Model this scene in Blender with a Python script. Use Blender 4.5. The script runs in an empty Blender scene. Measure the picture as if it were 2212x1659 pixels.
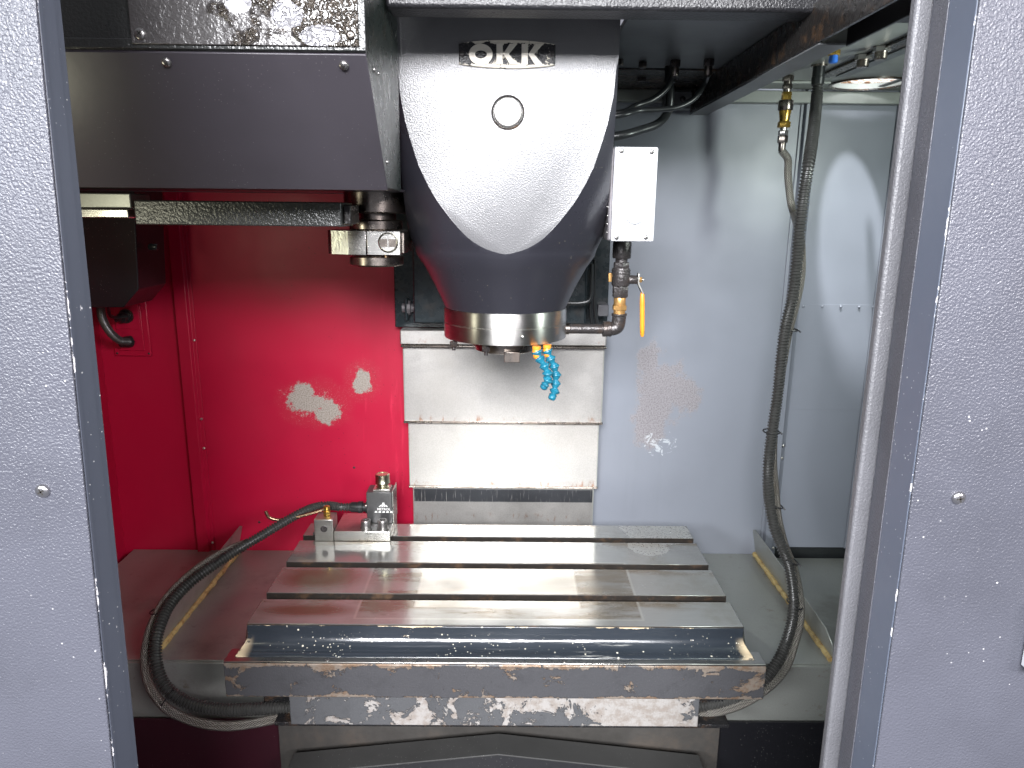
import bpy, bmesh, math, random
from mathutils import Vector, Matrix

random.seed(7)
S = bpy.context.scene
COL = S.collection
PI = math.pi

# ---------------------------------------------------------------- camera
FPX, CX, CY = 1580.0, 1106.0, 829.5          # focal length and centre for a 2212 px wide frame
PITCH, YAW, ROLL = map(math.radians, (13.12, 0.4, 0.6))
EYE = Vector((0.0, 0.0, 1.706))
_f = Vector((math.sin(YAW) * math.cos(PITCH), math.cos(YAW) * math.cos(PITCH), -math.sin(PITCH)))
_r = Vector((math.cos(YAW), -math.sin(YAW), 0))
_u = _r.cross(_f)
_r2 = _r * math.cos(ROLL) + _u * math.sin(ROLL)
_u2 = -_r * math.sin(ROLL) + _u * math.cos(ROLL)
cam = bpy.data.cameras.new("camera")
cam.sensor_width = 36.0
cam.lens = 36.0 * FPX / 2212.0
cam.clip_start, cam.clip_end = 0.05, 60
camo = bpy.data.objects.new("camera", cam)
COL.objects.link(camo)
camo.matrix_world = Matrix(((_r2.x, _u2.x, -_f.x, EYE.x), (_r2.y, _u2.y, -_f.y, EYE.y),
                            (_r2.z, _u2.z, -_f.z, EYE.z), (0, 0, 0, 1)))
S.camera = camo

# ---------------------------------------------------------------- light (an indoor workshop: lamps, no sky, no sun)
w = bpy.data.worlds.new("World"); S.world = w; w.use_nodes = True
w.node_tree.nodes["Background"].inputs[0].default_value = (0.86, 0.88, 1.0, 1)
w.node_tree.nodes["Background"].inputs[1].default_value = 0.30


def area(name, loc, target, sx, sy, power, col):
    l = bpy.data.lights.new(name, 'AREA'); l.shape = 'RECTANGLE'
    l.size, l.size_y, l.energy, l.color = sx, sy, power, col
    o = bpy.data.objects.new(name, l); COL.objects.link(o)
    o.location = loc
    o.rotation_euler = (Vector(target) - Vector(loc)).to_track_quat('-Z', 'Y').to_euler()
    return o


# rows of workshop ceiling tubes behind and above the photographer
area("workshop_lamp", (-0.25, -3.0, 3.25), (0, 1.5, 1.5), 2.4, 1.2, 580, (0.97, 0.97, 1.0))
area("workshop_lamp", (2.7, -2.8, 3.0), (-0.5, 1.8, 1.2), 1.4, 0.6, 110, (1.0, 0.95, 1.0))
area("workshop_lamp", (-2.9, -2.8, 2.9), (0.5, 1.8, 1.2), 1.4, 0.6, 190, (0.93, 0.97, 1.0))
# the machine's own work lamps, inside behind the door posts
area("work_lamp", (0.99, 1.15, 1.87), (0.50, 2.0, 1.55), 0.09, 0.24, 4.0, (0.90, 1.0, 0.94))
area("work_lamp", (-0.84, 0.98, 1.60), (-0.45, 1.7, 1.62), 0.08, 0.20, .8, (1.0, 0.97, 0.74))

# a high-bay lamp far above: its beam falls through the round roof opening onto the right wall
hb = bpy.data.lights.new("high_bay_lamp", 'SPOT'); hb.energy = 1500; hb.spot_size = math.radians(7.0); hb.spot_blend = .3
hb.shadow_soft_size = .10; hb.color = (.96, .98, 1.0)
hbo = bpy.data.objects.new("high_bay_lamp", hb); COL.objects.link(hbo)
HOLE = Vector((0.864, 1.872, 2.02)); HIT = Vector((0.934, 2.0, 1.613))
hbo.location = HOLE + (HOLE - HIT).normalized() * 3.2
hbo.rotation_euler = (HIT - HOLE).to_track_quat('-Z', 'Y').to_euler()

S.view_settings.view_transform = 'Standard'
S.view_settings.look = 'None'
S.view_settings.exposure = 0.32
S.view_settings.gamma = 1.0
S.render.engine = 'CYCLES'
S.cycles.use_denoising = True
S.cycles.max_bounces = 6
S.cycles.sample_clamp_indirect = 6.0


def at(px, py, X=None, Y=None, Z=None):
    d = _f * FPX + _r2 * (px - CX) + _u2 * (CY - py)
    t = X / d.x if X is not None else Y / d.y if Y is not None else (Z - EYE.z) / d.z
    return EYE + d * t


# ---------------------------------------------------------------- mesh helpers
def box(x0, x1, y0, y1, z0, z1):
    v = [(x, y, z) for z in (z0, z1) for y in (y0, y1) for x in (x0, x1)]
    return v, [(0, 2, 3, 1), (4, 5, 7, 6), (0, 1, 5, 4), (2, 6, 7, 3), (0, 4, 6, 2), (1, 3, 7, 5)]


def prism(prof, axis, c0, c1):
    n = len(prof); v = []
    for c in (c0, c1):
        for a, b in prof:
            v.append({'x': (c, a, b), 'y': (a, c, b), 'z': (a, b, c)}[axis])
    f = [tuple(range(n)), tuple(range(2 * n - 1, n - 1, -1))]
    f += [(i, (i + 1) % n, n + (i + 1) % n, n + i) for i in range(n)]
    return v, f


def frame_of(d):
    d = Vector(d).normalized()
    a = Vector((0, 0, 1)) if abs(d.z) < 0.9 else Vector((1, 0, 0))
    u = d.cross(a).normalized()
    return d, u, d.cross(u)


def lathe(prof, base, d, n=32, rot=0.0, caps=True):
    d, u, w_ = frame_of(d); base = Vector(base); v = []; f = []
    for r, h in prof:
        for k in range(n):
            t = 2 * PI * (k + rot) / n
            v.append(tuple(base + d * h + (u * math.cos(t) + w_ * math.sin(t)) * max(r, 1e-5)))
    for i in range(len(prof) - 1):
        for k in range(n):
            f.append((i * n + k, i * n + (k + 1) % n, (i + 1) * n + (k + 1) % n, (i + 1) * n + k))
    if caps:
        f.append(tuple(range(n))); f.append(tuple(range((len(prof) - 1) * n, len(prof) * n)))
    return v, f


def cyl(p, d, r, h, n=28, ch=0.0):
    pr = [(r - ch, 0), (r, ch), (r, h - ch), (r - ch, h)] if ch else [(r, 0), (r, h)]
    return lathe(pr, p, d, n)


def hexa(p, d, r, h):
    return lathe([(r * .93, 0), (r, h * .1), (r, h * .9), (r * .93, h)], p, d, 6)


def smooth_path(P, step):
    P = [Vector(p) for p in P]
    Q = [P[0] * 2 - P[1]] + P + [P[-1] * 2 - P[-2]]
    out = []
    for i in range(1, len(Q) - 2):
        a, b, c, d = Q[i - 1:i + 3]
        for k in range(24):
            t = k / 24
            out.append(.5 * ((2 * b) + (c - a) * t + (2 * a - 5 * b + 4 * c - d) * t * t + (3 * b - a - 3 * c + d) * t ** 3))
    out.append(P[-1])
    L = [0]
    for i in range(1, len(out)):
        L.append(L[-1] + (out[i] - out[i - 1]).length)
    n = max(2, int(L[-1] / step)); res = []; j = 0
    for k in range(n + 1):
        s = L[-1] * k / n
        while j < len(L) - 2 and L[j + 1] < s:
            j += 1
        t = (s - L[j]) / max(1e-9, L[j + 1] - L[j])
        res.append(out[j].lerp(out[j + 1], min(1, t)))
    return res


def tube(P, r, n=12, step=0.008, ribs=None, smooth=True):
    """tube along a path; ribs=(pitch, depth) gives real corrugations"""
    if ribs:
        step = ribs[0] / 4
    P = smooth_path(P, step) if smooth else [Vector(p) for p in P]
    v = []; f = []; uv = []
    t0 = (P[1] - P[0]).normalized(); _, u, _w = frame_of(t0); s = 0
    for i, p in enumerate(P):
        t = (P[min(i + 1, len(P) - 1)] - P[max(i - 1, 0)]).normalized()
        u = (u - t * u.dot(t)).normalized(); w2 = t.cross(u)
        if i:
            s += (P[i] - P[i - 1]).length
        rr = r(s) if callable(r) else r
        if ribs:
            rr -= ribs[1] * (0, 1, 1, 0)[i % 4]
        for k in range(n):
            a = 2 * PI * k / n
            v.append(tuple(p + (u * math.cos(a) + w2 * math.sin(a)) * rr))
            uv.append((k / n, s))
    for i in range(len(P) - 1):
        for k in range(n):
            f.append((i * n + k, i * n + (k + 1) % n, (i + 1) * n + (k + 1) % n, (i + 1) * n + k))
    m = (len(P) - 1) * n
    f.append(tuple(range(n))); f.append(tuple(range(m, m + n)))
    return v, f, uv


def join(*parts):
    v = []; f = []
    for p in parts:
        o = len(v); v += list(p[0]); f += [tuple(i + o for i in q) for q in p[1]]
    return v, f


WL = {}                                      # world location of every object's origin


def obj(name, geo, m, parent=None, bevel=0.0, smooth=35, seg=2, origin=None):
    v, f = geo[0], geo[1]
    if origin is None:
        lo = [min(c[k] for c in v) for k in range(3)]; hi = [max(c[k] for c in v) for k in range(3)]
        origin = Vector(((lo[0] + hi[0]) / 2, (lo[1] + hi[1]) / 2, lo[2]))
    me = bpy.data.meshes.new(name)
    me.from_pydata([tuple(Vector(c) - origin) for c in v], [], f)
    if len(geo) > 2:
        l = me.uv_layers.new(name="UVMap")
        uv = geo[2]; nn = 0
        for p in me.polygons:
            us = [uv[me.loops[i].vertex_index] for i in p.loop_indices]
            wrap = len(us) == 4 and max(u[0] for u in us) - min(u[0] for u in us) > .5
            for i, q in zip(p.loop_indices, us):
                l.data[i].uv = (q[0] + (1 if wrap and q[0] < .5 else 0), q[1])
    b = bmesh.new(); b.from_mesh(me)
    bmesh.ops.recalc_face_normals(b, faces=b.faces)
    b.to_mesh(me); b.free()
    if smooth:
        for p in me.polygons:
            p.use_smooth = True
        me.set_sharp_from_angle(angle=math.radians(smooth))
    me.materials.append(m)
    o = bpy.data.objects.new(name, me); COL.objects.link(o)
    o.location = origin; WL[o] = origin
    if bevel:
        md = o.modifiers.new("edge", 'BEVEL'); md.width = bevel; md.segments = seg
        md.limit_method = 'ANGLE'; md.angle_limit = math.radians(40); md.harden_normals = False
    if parent:
        o.parent = parent; o.matrix_parent_inverse = Matrix.Translation(-WL[parent])
    return o


def thing(name, label, cat, loc=(0, 0, 0), group=None):
    o = bpy.data.objects.new(name, None); COL.objects.link(o)
    o.empty_display_size = 0.05
    o.location = loc; WL[o] = Vector(loc)
    return tag(o, label, cat, group)


def tag(o, label, cat, group=None):
    o['label'] = label; o['category'] = cat
    if group:
        o['group'] = group
    return o


def struct(name, geo, m, label=None, **k):
    o = obj(name, geo, m, **k); o['kind'] = 'structure'
    if label:
        o['label'] = label
    return o


# ---------------------------------------------------------------- materials
class NT:
    def __init__(s, name):
        s.m = bpy.data.materials.new(name); s.m.use_nodes = True
        s.t = s.m.node_tree; s.P = s.t.nodes["Principled BSDF"]
        g = s.t.nodes.new("ShaderNodeNewGeometry"); s.pos = g.outputs["Position"]

    def n(s, typ, ins=None, **kw):
        x = s.t.nodes.new(typ)
        for k, val in kw.items():
            setattr(x, k, val)
        for k, val in (ins or {}).items():
            s.put(x.inputs[k], val)
        return x

    def put(s, sock, val):
        if isinstance(val, bpy.types.NodeSocket):
            s.t.links.new(val, sock)
        elif isinstance(val, tuple) and len(val) == 3 and sock.type == 'RGBA':
            sock.default_value = (*val, 1)
        else:
            sock.default_value = val

    def vec(s, sx=1, sy=1, sz=1, off=(0, 0, 0), src=None):
        x = s.n("ShaderNodeMapping", {"Vector": src or s.pos, "Scale": (sx, sy, sz), "Location": off})
        return x.outputs[0]

    def noise(s, scale, detail=3, rough=.55, v=None, dist=0.0):
        x = s.n("ShaderNodeTexNoise", {"Vector": v or s.pos, "Scale": scale, "Detail": detail, "Roughness": rough, "Distortion": dist})
        return x.outputs[0]

    def vor(s, scale, v=None, feat='F1', out=0, rnd=1.0):
        x = s.n("ShaderNodeTexVoronoi", {"Vector": v or s.pos, "Scale": scale, "Randomness": rnd}, feature=feat)
        return x.outputs[out]

    def mth(s, op, a, b=0.0, c=None, clamp=False):
        x = s.n("ShaderNodeMath", {0: a, 1: b}, operation=op, use_clamp=clamp)
        if c is not None:
            s.put(x.inputs[2], c)
        return x.outputs[0]

    def rng(s, a, lo, hi, o0=0.0, o1=1.0):
        x = s.n("ShaderNodeMapRange", {0: a, 1: lo, 2: hi, 3: o0, 4: o1}, interpolation_type='SMOOTHSTEP')
        return x.outputs[0]

    def mix(s, f, a, b):
        x = s.n("ShaderNodeMix", data_type='RGBA')
        s.put(x.inputs[0], f); s.put(x.inputs[6], a); s.put(x.inputs[7], b)
        return x.outputs[2]

    def mixf(s, f, a, b):
        x = s.n("ShaderNodeMix", data_type='FLOAT')
        s.put(x.inputs[0], f); s.put(x.inputs[2], a); s.put(x.inputs[3], b)
        return x.outputs[0]

    def bump(s, h, strength, dist, prev=None):
        x = s.n("ShaderNodeBump", {"Height": h, "Strength": strength, "Distance": dist})
        if prev is not None:
            s.t.links.new(prev, x.inputs["Normal"])
        return x.outputs[0]

    def xyz(s):
        x = s.n("ShaderNodeSeparateXYZ", {0: s.pos}); return x.outputs

    def spots(s, lst, a='x', b='z', wob=.35, wscale=30, edge=.12, grain=0.0):
        """1 inside ragged blotches (c1, c2, r1, r2), 0 outside"""
        q = s.xyz(); ia, ib = 'xyz'.index(a), 'xyz'.index(b)
        nz = s.mth('MULTIPLY', s.mth('SUBTRACT', s.noise(wscale, 5, .7), .5), wob * 2)
        if grain:
            nz = s.mth('ADD', nz, s.mth('MULTIPLY', s.mth('SUBTRACT', s.noise(420, 2, .6), .5), grain * 2))
        tot = None
        for c1, c2, r1, r2 in lst:
            u = s.mth('DIVIDE', s.mth('SUBTRACT', q[ia], c1), r1)
            v = s.mth('DIVIDE', s.mth('SUBTRACT', q[ib], c2), r2)
            d = s.mth('SQRT', s.mth('ADD', s.mth('MULTIPLY', u, u), s.mth('MULTIPLY', v, v)))
            d = s.mth('ADD', d, nz)
            k = s.rng(d, 1 - edge, 1 + edge, 1, 0)
            tot = k if tot is None else s.mth('MAXIMUM', tot, k)
        return tot

    def done(s, col=None, rough=None, metal=None, nor=None, **kw):
        if col is not None: s.put(s.P.inputs["Base Color"], col)
        if rough is not None: s.put(s.P.inputs["Roughness"], rough)
        if metal is not None: s.put(s.P.inputs["Metallic"], metal)
        if nor is not None: s.put(s.P.inputs["Normal"], nor)
        for k, val in kw.items():
            s.put(s.P.inputs[k.replace('_', ' ')], val)
        return s.m


def leather(name, col, rough=.38, scale=210, strength=.55, dust=.0, specks=0.0, spec=.5, dust_col=(.6, .6, .62)):
    """hammered / wrinkle-textured machine paint"""
    t = NT(name)
    h = t.noise(scale, 1.5, .5, dist=.15)
    h2 = t.noise(scale * 2.6, 1, .5)
    big = t.noise(5, 4, .6)
    c = t.mix(t.rng(big, .35, .7), col, tuple(x * .80 for x in col))
    c = t.mix(t.mth('MULTIPLY', t.rng(t.noise(900, 2), .60, .75), dust), c, dust_col)
    if specks:
        sp = t.mth('MULTIPLY', t.rng(t.vor(85), .10, .06), t.rng(t.noise(9, 2), .5, .62))
        sp = t.mth('MULTIPLY', sp, specks)
        c = t.mix(sp, c, (.75, .74, .72))
    n1 = t.bump(t.mth('ADD', h, t.mth('MULTIPLY', h2, .25)), strength, .0022)
    r = t.mth('ADD', t.mth('MULTIPLY', t.noise(14, 4), .16), rough - .08)
    return t.done(c, r, 0.0, n1, Specular_IOR_Level=spec)


def paint(name, col, rough=.35, dirt=.25, specks=.25, spec=.5, speck_col=(.55, .55, .52), scr=.0, edge_y=None):
    t = NT(name)
    c = t.mix(t.mth('MULTIPLY', t.rng(t.noise(4, 5, .65), .4, .75), dirt), col, tuple(x * .55 for x in col))
    st = t.noise(9, 4, .6, t.vec(1, 1, .12))
    c = t.mix(t.mth('MULTIPLY', t.rng(st, .52, .75), dirt * .7), c, tuple(x * .6 for x in col))
    sp = t.mth('MULTIPLY', t.rng(t.vor(150), .13, .07), t.rng(t.noise(11, 2), .48, .62))
    c = t.mix(t.mth('MULTIPLY', sp, specks), c, speck_col)
    sw = t.mth('MULTIPLY', t.rng(t.vor(70, t.vec(1, 1, 1, (3.1, 1.7, .4)), rnd=1.0), .075, .045), t.rng(t.noise(23, 3), .50, .60))
    c = t.mix(t.mth('MULTIPLY', sw, specks), c, speck_col)
    if edge_y:
        e = t.rng(t.xyz()[1], edge_y, edge_y + .007, .14, 0)
        ch = t.rng(t.mth('ADD', t.noise(45, 5, .7, t.vec(1, 1, .5)), e), .70, .72)
        c = t.mix(ch, c, (.62, .61, .62))
    r = t.mth('ADD', t.mth('MULTIPLY', t.noise(8, 5, .6), .22), rough - .11)
    nor = t.bump(t.noise(60, 3), .12, .001)
    nor = t.bump(t.noise(700, 1), .05, .0006, nor)
    if scr:
        s1 = t.noise(3, 2, .4, t.vec(40, 40, 600))
        nor = t.bump(s1, scr, .0004, nor)
    return t.done(c, r, 0.0, nor, Specular_IOR_Level=spec)


def steel(name, col=(.55, .54, .52), rough=.28, sx=1, sy=1, sz=1, stain=.35, stain_col=(.16, .12, .09), grain=.25, metal=1.0, sscale=7):
    """machined steel with a grain direction (large scale = across the grain)"""
    t = NT(name)
    g = t.noise(60, 3, .6, t.vec(sx, sy, sz))
    big = t.noise(sscale, 6, .68)
    c = t.mix(t.mth('MULTIPLY', t.rng(g, .3, .7), .35), col, tuple(x * .6 for x in col))
    c = t.mix(t.mth('MULTIPLY', t.rng(big, .5, .72), stain), c, stain_col)
    fine = t.rng(t.noise(sscale * 40, 3, .7), .62, .74)
    c = t.mix(t.mth('MULTIPLY', fine, stain * .6), c, stain_col)
    r = t.mth('ADD', t.mth('MULTIPLY', t.rng(big, .3, .75), .18), t.mth('ADD', t.mth('MULTIPLY', g, .12), rough - .09))
    nor = t.bump(g, grain, .0005)
    nor = t.bump(t.noise(35, 4, .6), .08, .002, nor)
    return t.done(c, r, metal, nor)


def oily(name, col, rough=.22, bscale=140, bst=.5, rust=.3, spec=.5, metal=0.0):
    """dark casting wet with oil and swarf"""
    t = NT(name)
    c = t.mix(t.mth('MULTIPLY', t.rng(t.noise(26, 5, .7), .5, .7), rust), col, (.16, .085, .04))
    sp = t.rng(t.noise(420, 2, .6), .70, .76)
    c = t.mix(t.mth('MULTIPLY', sp, .35), c, (.5, .47, .42))
    nor = t.bump(t.noise(bscale, 3, .6), bst, .0022)
    r = t.mth('ADD', t.mth('MULTIPLY', t.noise(40, 4), .3), rough - .12)
    return t.done(c, r, metal, nor, Specular_IOR_Level=spec)


def plain(name, col, rough=.4, metal=0.0, bst=.08, bsc=300, var=.25, **kw):
    t = NT(name)
    c = t.mix(t.mth('MULTIPLY', t.rng(t.noise(60, 4, .65), .42, .7), var), col, tuple(x * .45 for x in col))
    r = t.mth('ADD', t.mth('MULTIPLY', t.noise(45, 3), .2), rough - .1)
    return t.done(c, r, metal, t.bump(t.noise(bsc, 2), bst, .0008), **kw)


def chipped(name, col, bare, rust, rough=.42, scale=9, thr=.56, rustmix=.5, edge_z=None, xbias=None, leath=.35, bare_metal=.75):
    """paint flaked off down to metal; edge_z = heights where an edge has worn bare"""
    t = NT(name); q = t.xyz()
    nz = t.noise(scale, 8, .72, dist=.5)
    m = nz
    if edge_z:
        for zz, wdt in edge_z:
            e = t.rng(t.mth('ABSOLUTE', t.mth('SUBTRACT', q[2], zz)), 0, wdt, .17, 0)
            m = t.mth('ADD', m, e)
    if xbias:
        for xx, wdt, amt in xbias:
            e = t.rng(t.mth('ABSOLUTE', t.mth('SUBTRACT', q[0], xx)), 0, wdt, amt, 0)
            m = t.mth('ADD', m, e)
    k = t.rng(m, thr, thr + .012)
    rim = t.mth('SUBTRACT', t.rng(m, thr - .02, thr), k, clamp=True)
    rs = t.mth('MULTIPLY', t.rng(t.noise(55, 6, .7), .40, .62), rustmix)
    bcol = t.mix(rs, bare, rust)
    pc = t.mix(t.rng(t.noise(500, 2, .6), .58, .72, 0, .35), col, tuple(min(1, x * 2.6) for x in col))
    pc = t.mix(t.mth('MULTIPLY', t.rng(t.noise(18, 5, .7), .5, .7), .35), pc, tuple(x * .55 for x in col))
    c = t.mix(k, pc, bcol)
    c = t.mix(t.mth('MULTIPLY', rim, .6), c, tuple(x * .3 for x in col))
    nor = t.bump(t.mth('SUBTRACT', 1.0, k), .9, .0008)
    nor = t.bump(t.noise(260, 3, .6), leath, .0016, nor)
    r = t.mixf(k, t.mth('ADD', t.mth('MULTIPLY', t.noise(30, 3), .2), rough - .1), .42)
    return t.done(c, r, t.mth('MULTIPLY', k, bare_metal), nor)


M = {}
M['door'] = leather('door_textured_paint', (.064, .066, .082), .32, 400, .55, .05, .5)
M['door_inner'] = leather('door_inner_lifted_paint', (.115, .117, .138), .42, 330, .6, .05, .2)  # lightened copy of the door paint; these inward faces catch little light
M['door_post'] = paint('door_post_lifted_paint', (.110, .128, .170), .40, .25, .7, speck_col=(.75, .75, .74), edge_y=.682)  # colour lifted to make up for the dim light on this return
M['door_smooth'] = paint('door_smooth_paint', (.070, .078, .100), .38, .3, .7, speck_col=(.75, .75, .74), edge_y=.682)
M['door_edge'] = leather('door_edge_paint', (.120, .120, .130), .42, 420, .5, .1, .2)
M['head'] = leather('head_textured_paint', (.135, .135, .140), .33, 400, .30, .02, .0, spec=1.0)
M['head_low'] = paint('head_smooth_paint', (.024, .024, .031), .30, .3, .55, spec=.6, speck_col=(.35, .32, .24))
M['slate'] = paint('slate_sheet_paint', (.046, .042, .050), .36, .35, .18, scr=.12)
M['slate_tex'] = leather('slate_textured_paint', (.035, .037, .036), .30, 200, .6, .02, .1, spec=.6)
M['beam'] = leather('beam_textured_paint', (.016, .016, .018), .36, 260, .6, .03, .1)
M['maroon'] = paint('dark_maroon_paint', (.028, .005, .010), .40, .5, .2)
M['blackpaint'] = paint('black_paint', (.008, .008, .010), .35, .3, .25)
M['column'] = oily('column_paint', (.012, .020, .024), .25, 40, .2, .1)
M['greenside'] = oily('oily_green_black_paint', (.022, .030, .026), .26, 260, .5, .12, spec=.7)
M['roof'] = paint('roof_sheet_paint', (.105, .115, .120), .34, .4, .3)
M['roof_r'] = paint('roof_lamplit_paint', (.24, .255, .235), .38, .45, .3)  # greenish lamp light put into the colour of the right roof sheet
M['rail'] = paint('rail_paint', (.13, .135, .14), .42, .5, .4)
M['rusty_dark'] = oily('oily_rusty_paint', (.020, .018, .017), .25, 120, .6, .45)
M['rubber'] = plain('black_rubber', (.016, .018, .019), .32, 0, .1, 200, .3)
M['rib'] = plain('black_conduit_plastic', (.042, .042, .040), .32, 0, .05, 300, .4)
M['steel_turn'] = steel('turned_steel', (.74, .73, .69), .36, .25, .25, 30, .06, grain=.05)
_t = M['steel_turn'].node_tree
_tg = _t.nodes.new('ShaderNodeTangent'); _tg.direction_type = 'RADIAL'; _tg.axis = 'Z'
_t.links.new(_tg.outputs[0], _t.nodes['Principled BSDF'].inputs['Tangent'])
_t.nodes['Principled BSDF'].inputs['Anisotropic'].default_value = .9
_t.nodes['Principled BSDF'].inputs['Anisotropic Rotation'].default_value = .25
M['darktray'] = steel('dull_dark_steel', (.085, .080, .074), .55, 1, 1, 1, .4, metal=.6)
M['gable'] = paint('gable_dark_sheet', (.040, .040, .039), .46, .5, .3)
M['steel'] = steel('ground_steel', (.60, .59, .56), .26, .3, 12, 12, .25)
M['steel_dark'] = steel('oil_browned_steel', (.30, .265, .235), .24, 1, 1, 1, .55, (.10, .065, .05), sscale=20)
M['steel_rib'] = steel('milled_steel', (.66, .68, .62), .30, 30, 30, .2, .1, grain=.9)
M['slotwall'] = oily('oxidised_slot_wall', (.013, .010, .008), .45, 120, .3, .35)
M['zinc'] = plain('zinc_plated', (.62, .60, .56), .30, 1.0, .1)
M['screw'] = plain('screw_steel', (.58, .57, .58), .24, 1.0, .06, 200, .2)
M['recess'] = plain('dark_recess', (.02, .018, .016), .5)
M['brass'] = plain('oily_brass', (.62, .40, .09), .28, .9, .2, 220, .5)
M['brass2'] = plain('bronze_fitting', (.52, .30, .11), .34, .7, .12, 220, .35)
M['malleable'] = oily('black_pipe_fitting', (.045, .040, .040), .24, 190, .65, .2, .6, .35)
M['orange'] = plain('orange_grip', (.80, .27, .02), .34, 0, .08, 200, .25)
M['orange2'] = plain('orange_plastic', (.90, .30, .03), .35, 0, .05, 200, .2)
M['blue'] = plain('blue_plastic', (.012, .155, .235), .26, 0, .06, 200, .35)
M['bluecap'] = plain('blue_cap', (.03, .16, .62), .35)
M['lid'] = plain('pale_box_paint', (.52, .53, .56), .42, .0, .05, 300, .05)
M['boxside'] = plain('grey_box_casting', (.16, .15, .16), .45, .2)
M['sensor'] = plain('dark_anodised', (.090, .090, .092), .38, .6, .08, 400, .25)
M['capgold'] = steel('oily_zinc_cap', (.72, .69, .50), .16, 1, 1, 1, .15)
M['copper'] = plain('copper_tube', (.40, .28, .18), .30, 1.0, .1, 200, .4)
M['ptfe'] = plain('white_print', (.80, .80, .78), .5)
M['silver'] = plain('silver_print', (.74, .69, .60), .40, .15, .1, 300, .25)
M['tie'] = plain('black_nylon', (.012, .012, .013), .4)
M['blockgrey'] = plain('grey_rubber_block', (.10, .10, .11), .5, 0, .4, 180, .4)
M['bolt_dark'] = plain('oiled_cap_screw', (.34, .33, .32), .28, .9, .1)


def red_wall():
    t = NT('red_wall_paint'); q = t.xyz()
    base = (.45, .003, .036)
    c = t.mix(t.mth('MULTIPLY', t.rng(t.noise(3, 5, .6), .45, .7), .35), base, (.33, .0025, .026))
    c = t.mix(t.mth('MULTIPLY', t.rng(t.noise(7, 5, .6, t.vec(1, 1, .09)), .55, .75), .28), c, (.30, .003, .02))
    drip = t.rng(t.noise(24, 5, .65, t.vec(1, 1, .10)), .58, .70)
    nearcol = t.rng(q[0], -.52, -.34)
    c = t.mix(t.mth('MULTIPLY', t.mth('MULTIPLY', drip, nearcol), .35), c, (.85, .05, .12))
    dots = t.mth('MULTIPLY', t.rng(t.vor(75), .13, .08), t.rng(t.noise(6, 3), .47, .58))
    dots = t.mth('MULTIPLY', dots, t.rng(q[0], -.80, -.55))
    c = t.mix(t.mth('MULTIPLY', dots, .7), c, (.10, .002, .012))
    a = at(680, 872, Y=1.995); b = at(706, 888, Y=1.995); d = at(780, 826, Y=1.995); e = at(648, 862, Y=1.995)
    pl = t.spots([(e.x, e.z, .040, .042), (a.x, a.z, .062, .026), (b.x, b.z, .032, .038), (d.x, d.z, .024, .036)], wob=1.5, wscale=24, edge=.04, grain=.55)
    halo = t.spots([(a.x, a.z, .10, .07), (d.x, d.z, .05, .06)], wob=.5, wscale=18, edge=.3)
    fl = t.mth('MULTIPLY', halo, t.rng(t.vor(330), .20, .12))
    pl = t.mth('MAXIMUM', pl, fl)
    c = t.mix(t.mth('MULTIPLY', halo, .22), c, (.42, .05, .06))
    bare = t.mix(t.rng(t.noise(300, 3, .7), .45, .6), (.40, .36, .32), (.24, .21, .18))
    c = t.mix(pl, c, bare)
    nor = t.bump(pl, .5, .001)
    nor = t.bump(t.noise(2.2, 3), .25, .03, nor)
    nor = t.bump(t.noise(500, 2), .06, .0008, nor)
    r = t.mth('ADD', t.mth('MULTIPLY', t.noise(5, 5, .6), .25), .30)
    return t.done(c, r, 0.0, nor, Specular_IOR_Level=.5)


def grey_wall():
    t = NT('grey_wall_paint'); q = t.xyz()
    base = (.205, .220, .255)
    c = t.mix(t.mth('MULTIPLY', t.rng(t.noise(3, 5, .6), .45, .7), .3), base, (.165, .176, .200))
    c = t.mix(t.mth('MULTIPLY', t.rng(t.noise(6, 5, .6, t.vec(1, 1, .08)), .52, .75), .4), c, (.155, .163, .18))
    a = at(1425, 850, Y=1.995); b = at(1405, 780, Y=1.995); d = at(1470, 850, Y=1.995); e = at(1425, 960, Y=1.995); g = at(1405, 910, Y=1.995)
    pl = t.spots([(a.x, a.z, .065, .10), (b.x, b.z, .03, .05), (d.x, d.z, .06, .055), (g.x, g.z, .045, .08)], wob=1.3, wscale=18, edge=.16, grain=.40)
    halo = t.spots([(d.x, d.z, .15, .13)], wob=1.0, wscale=9, edge=.6)
    fl = t.mth('MULTIPLY', halo, t.rng(t.vor(210), .17, .10))
    bare = t.mix(t.rng(t.noise(260, 3, .7), .42, .62), (.265, .250, .262), (.165, .150, .158))
    c = t.mix(t.mth('MAXIMUM', t.mth('MULTIPLY', pl, .9), t.mth('MULTIPLY', fl, .35)), c, bare)
    wh = t.mth('MULTIPLY', t.spots([(e.x, e.z, .050, .035)], wob=.7, wscale=60, edge=.05), t.rng(t.noise(38, 6, .75, dist=.8), .53, .55, 0, .7))
    c = t.mix(wh, c, (.52, .55, .58))
    nor = t.bump(pl, .3, .001)
    nor = t.bump(t.noise(2.0, 3), .2, .03, nor)
    nor = t.bump(t.noise(4, 2, .5, t.vec(60, 60, 1)), .04, .0008, nor)
    r = t.mth('ADD', t.mth('MULTIPLY', t.noise(5, 5, .6), .22), .26)
    return t.done(c, r, 0.0, nor, Specular_IOR_Level=.5)


M['red'] = red_wall()
M['grey'] = grey_wall()


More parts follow.
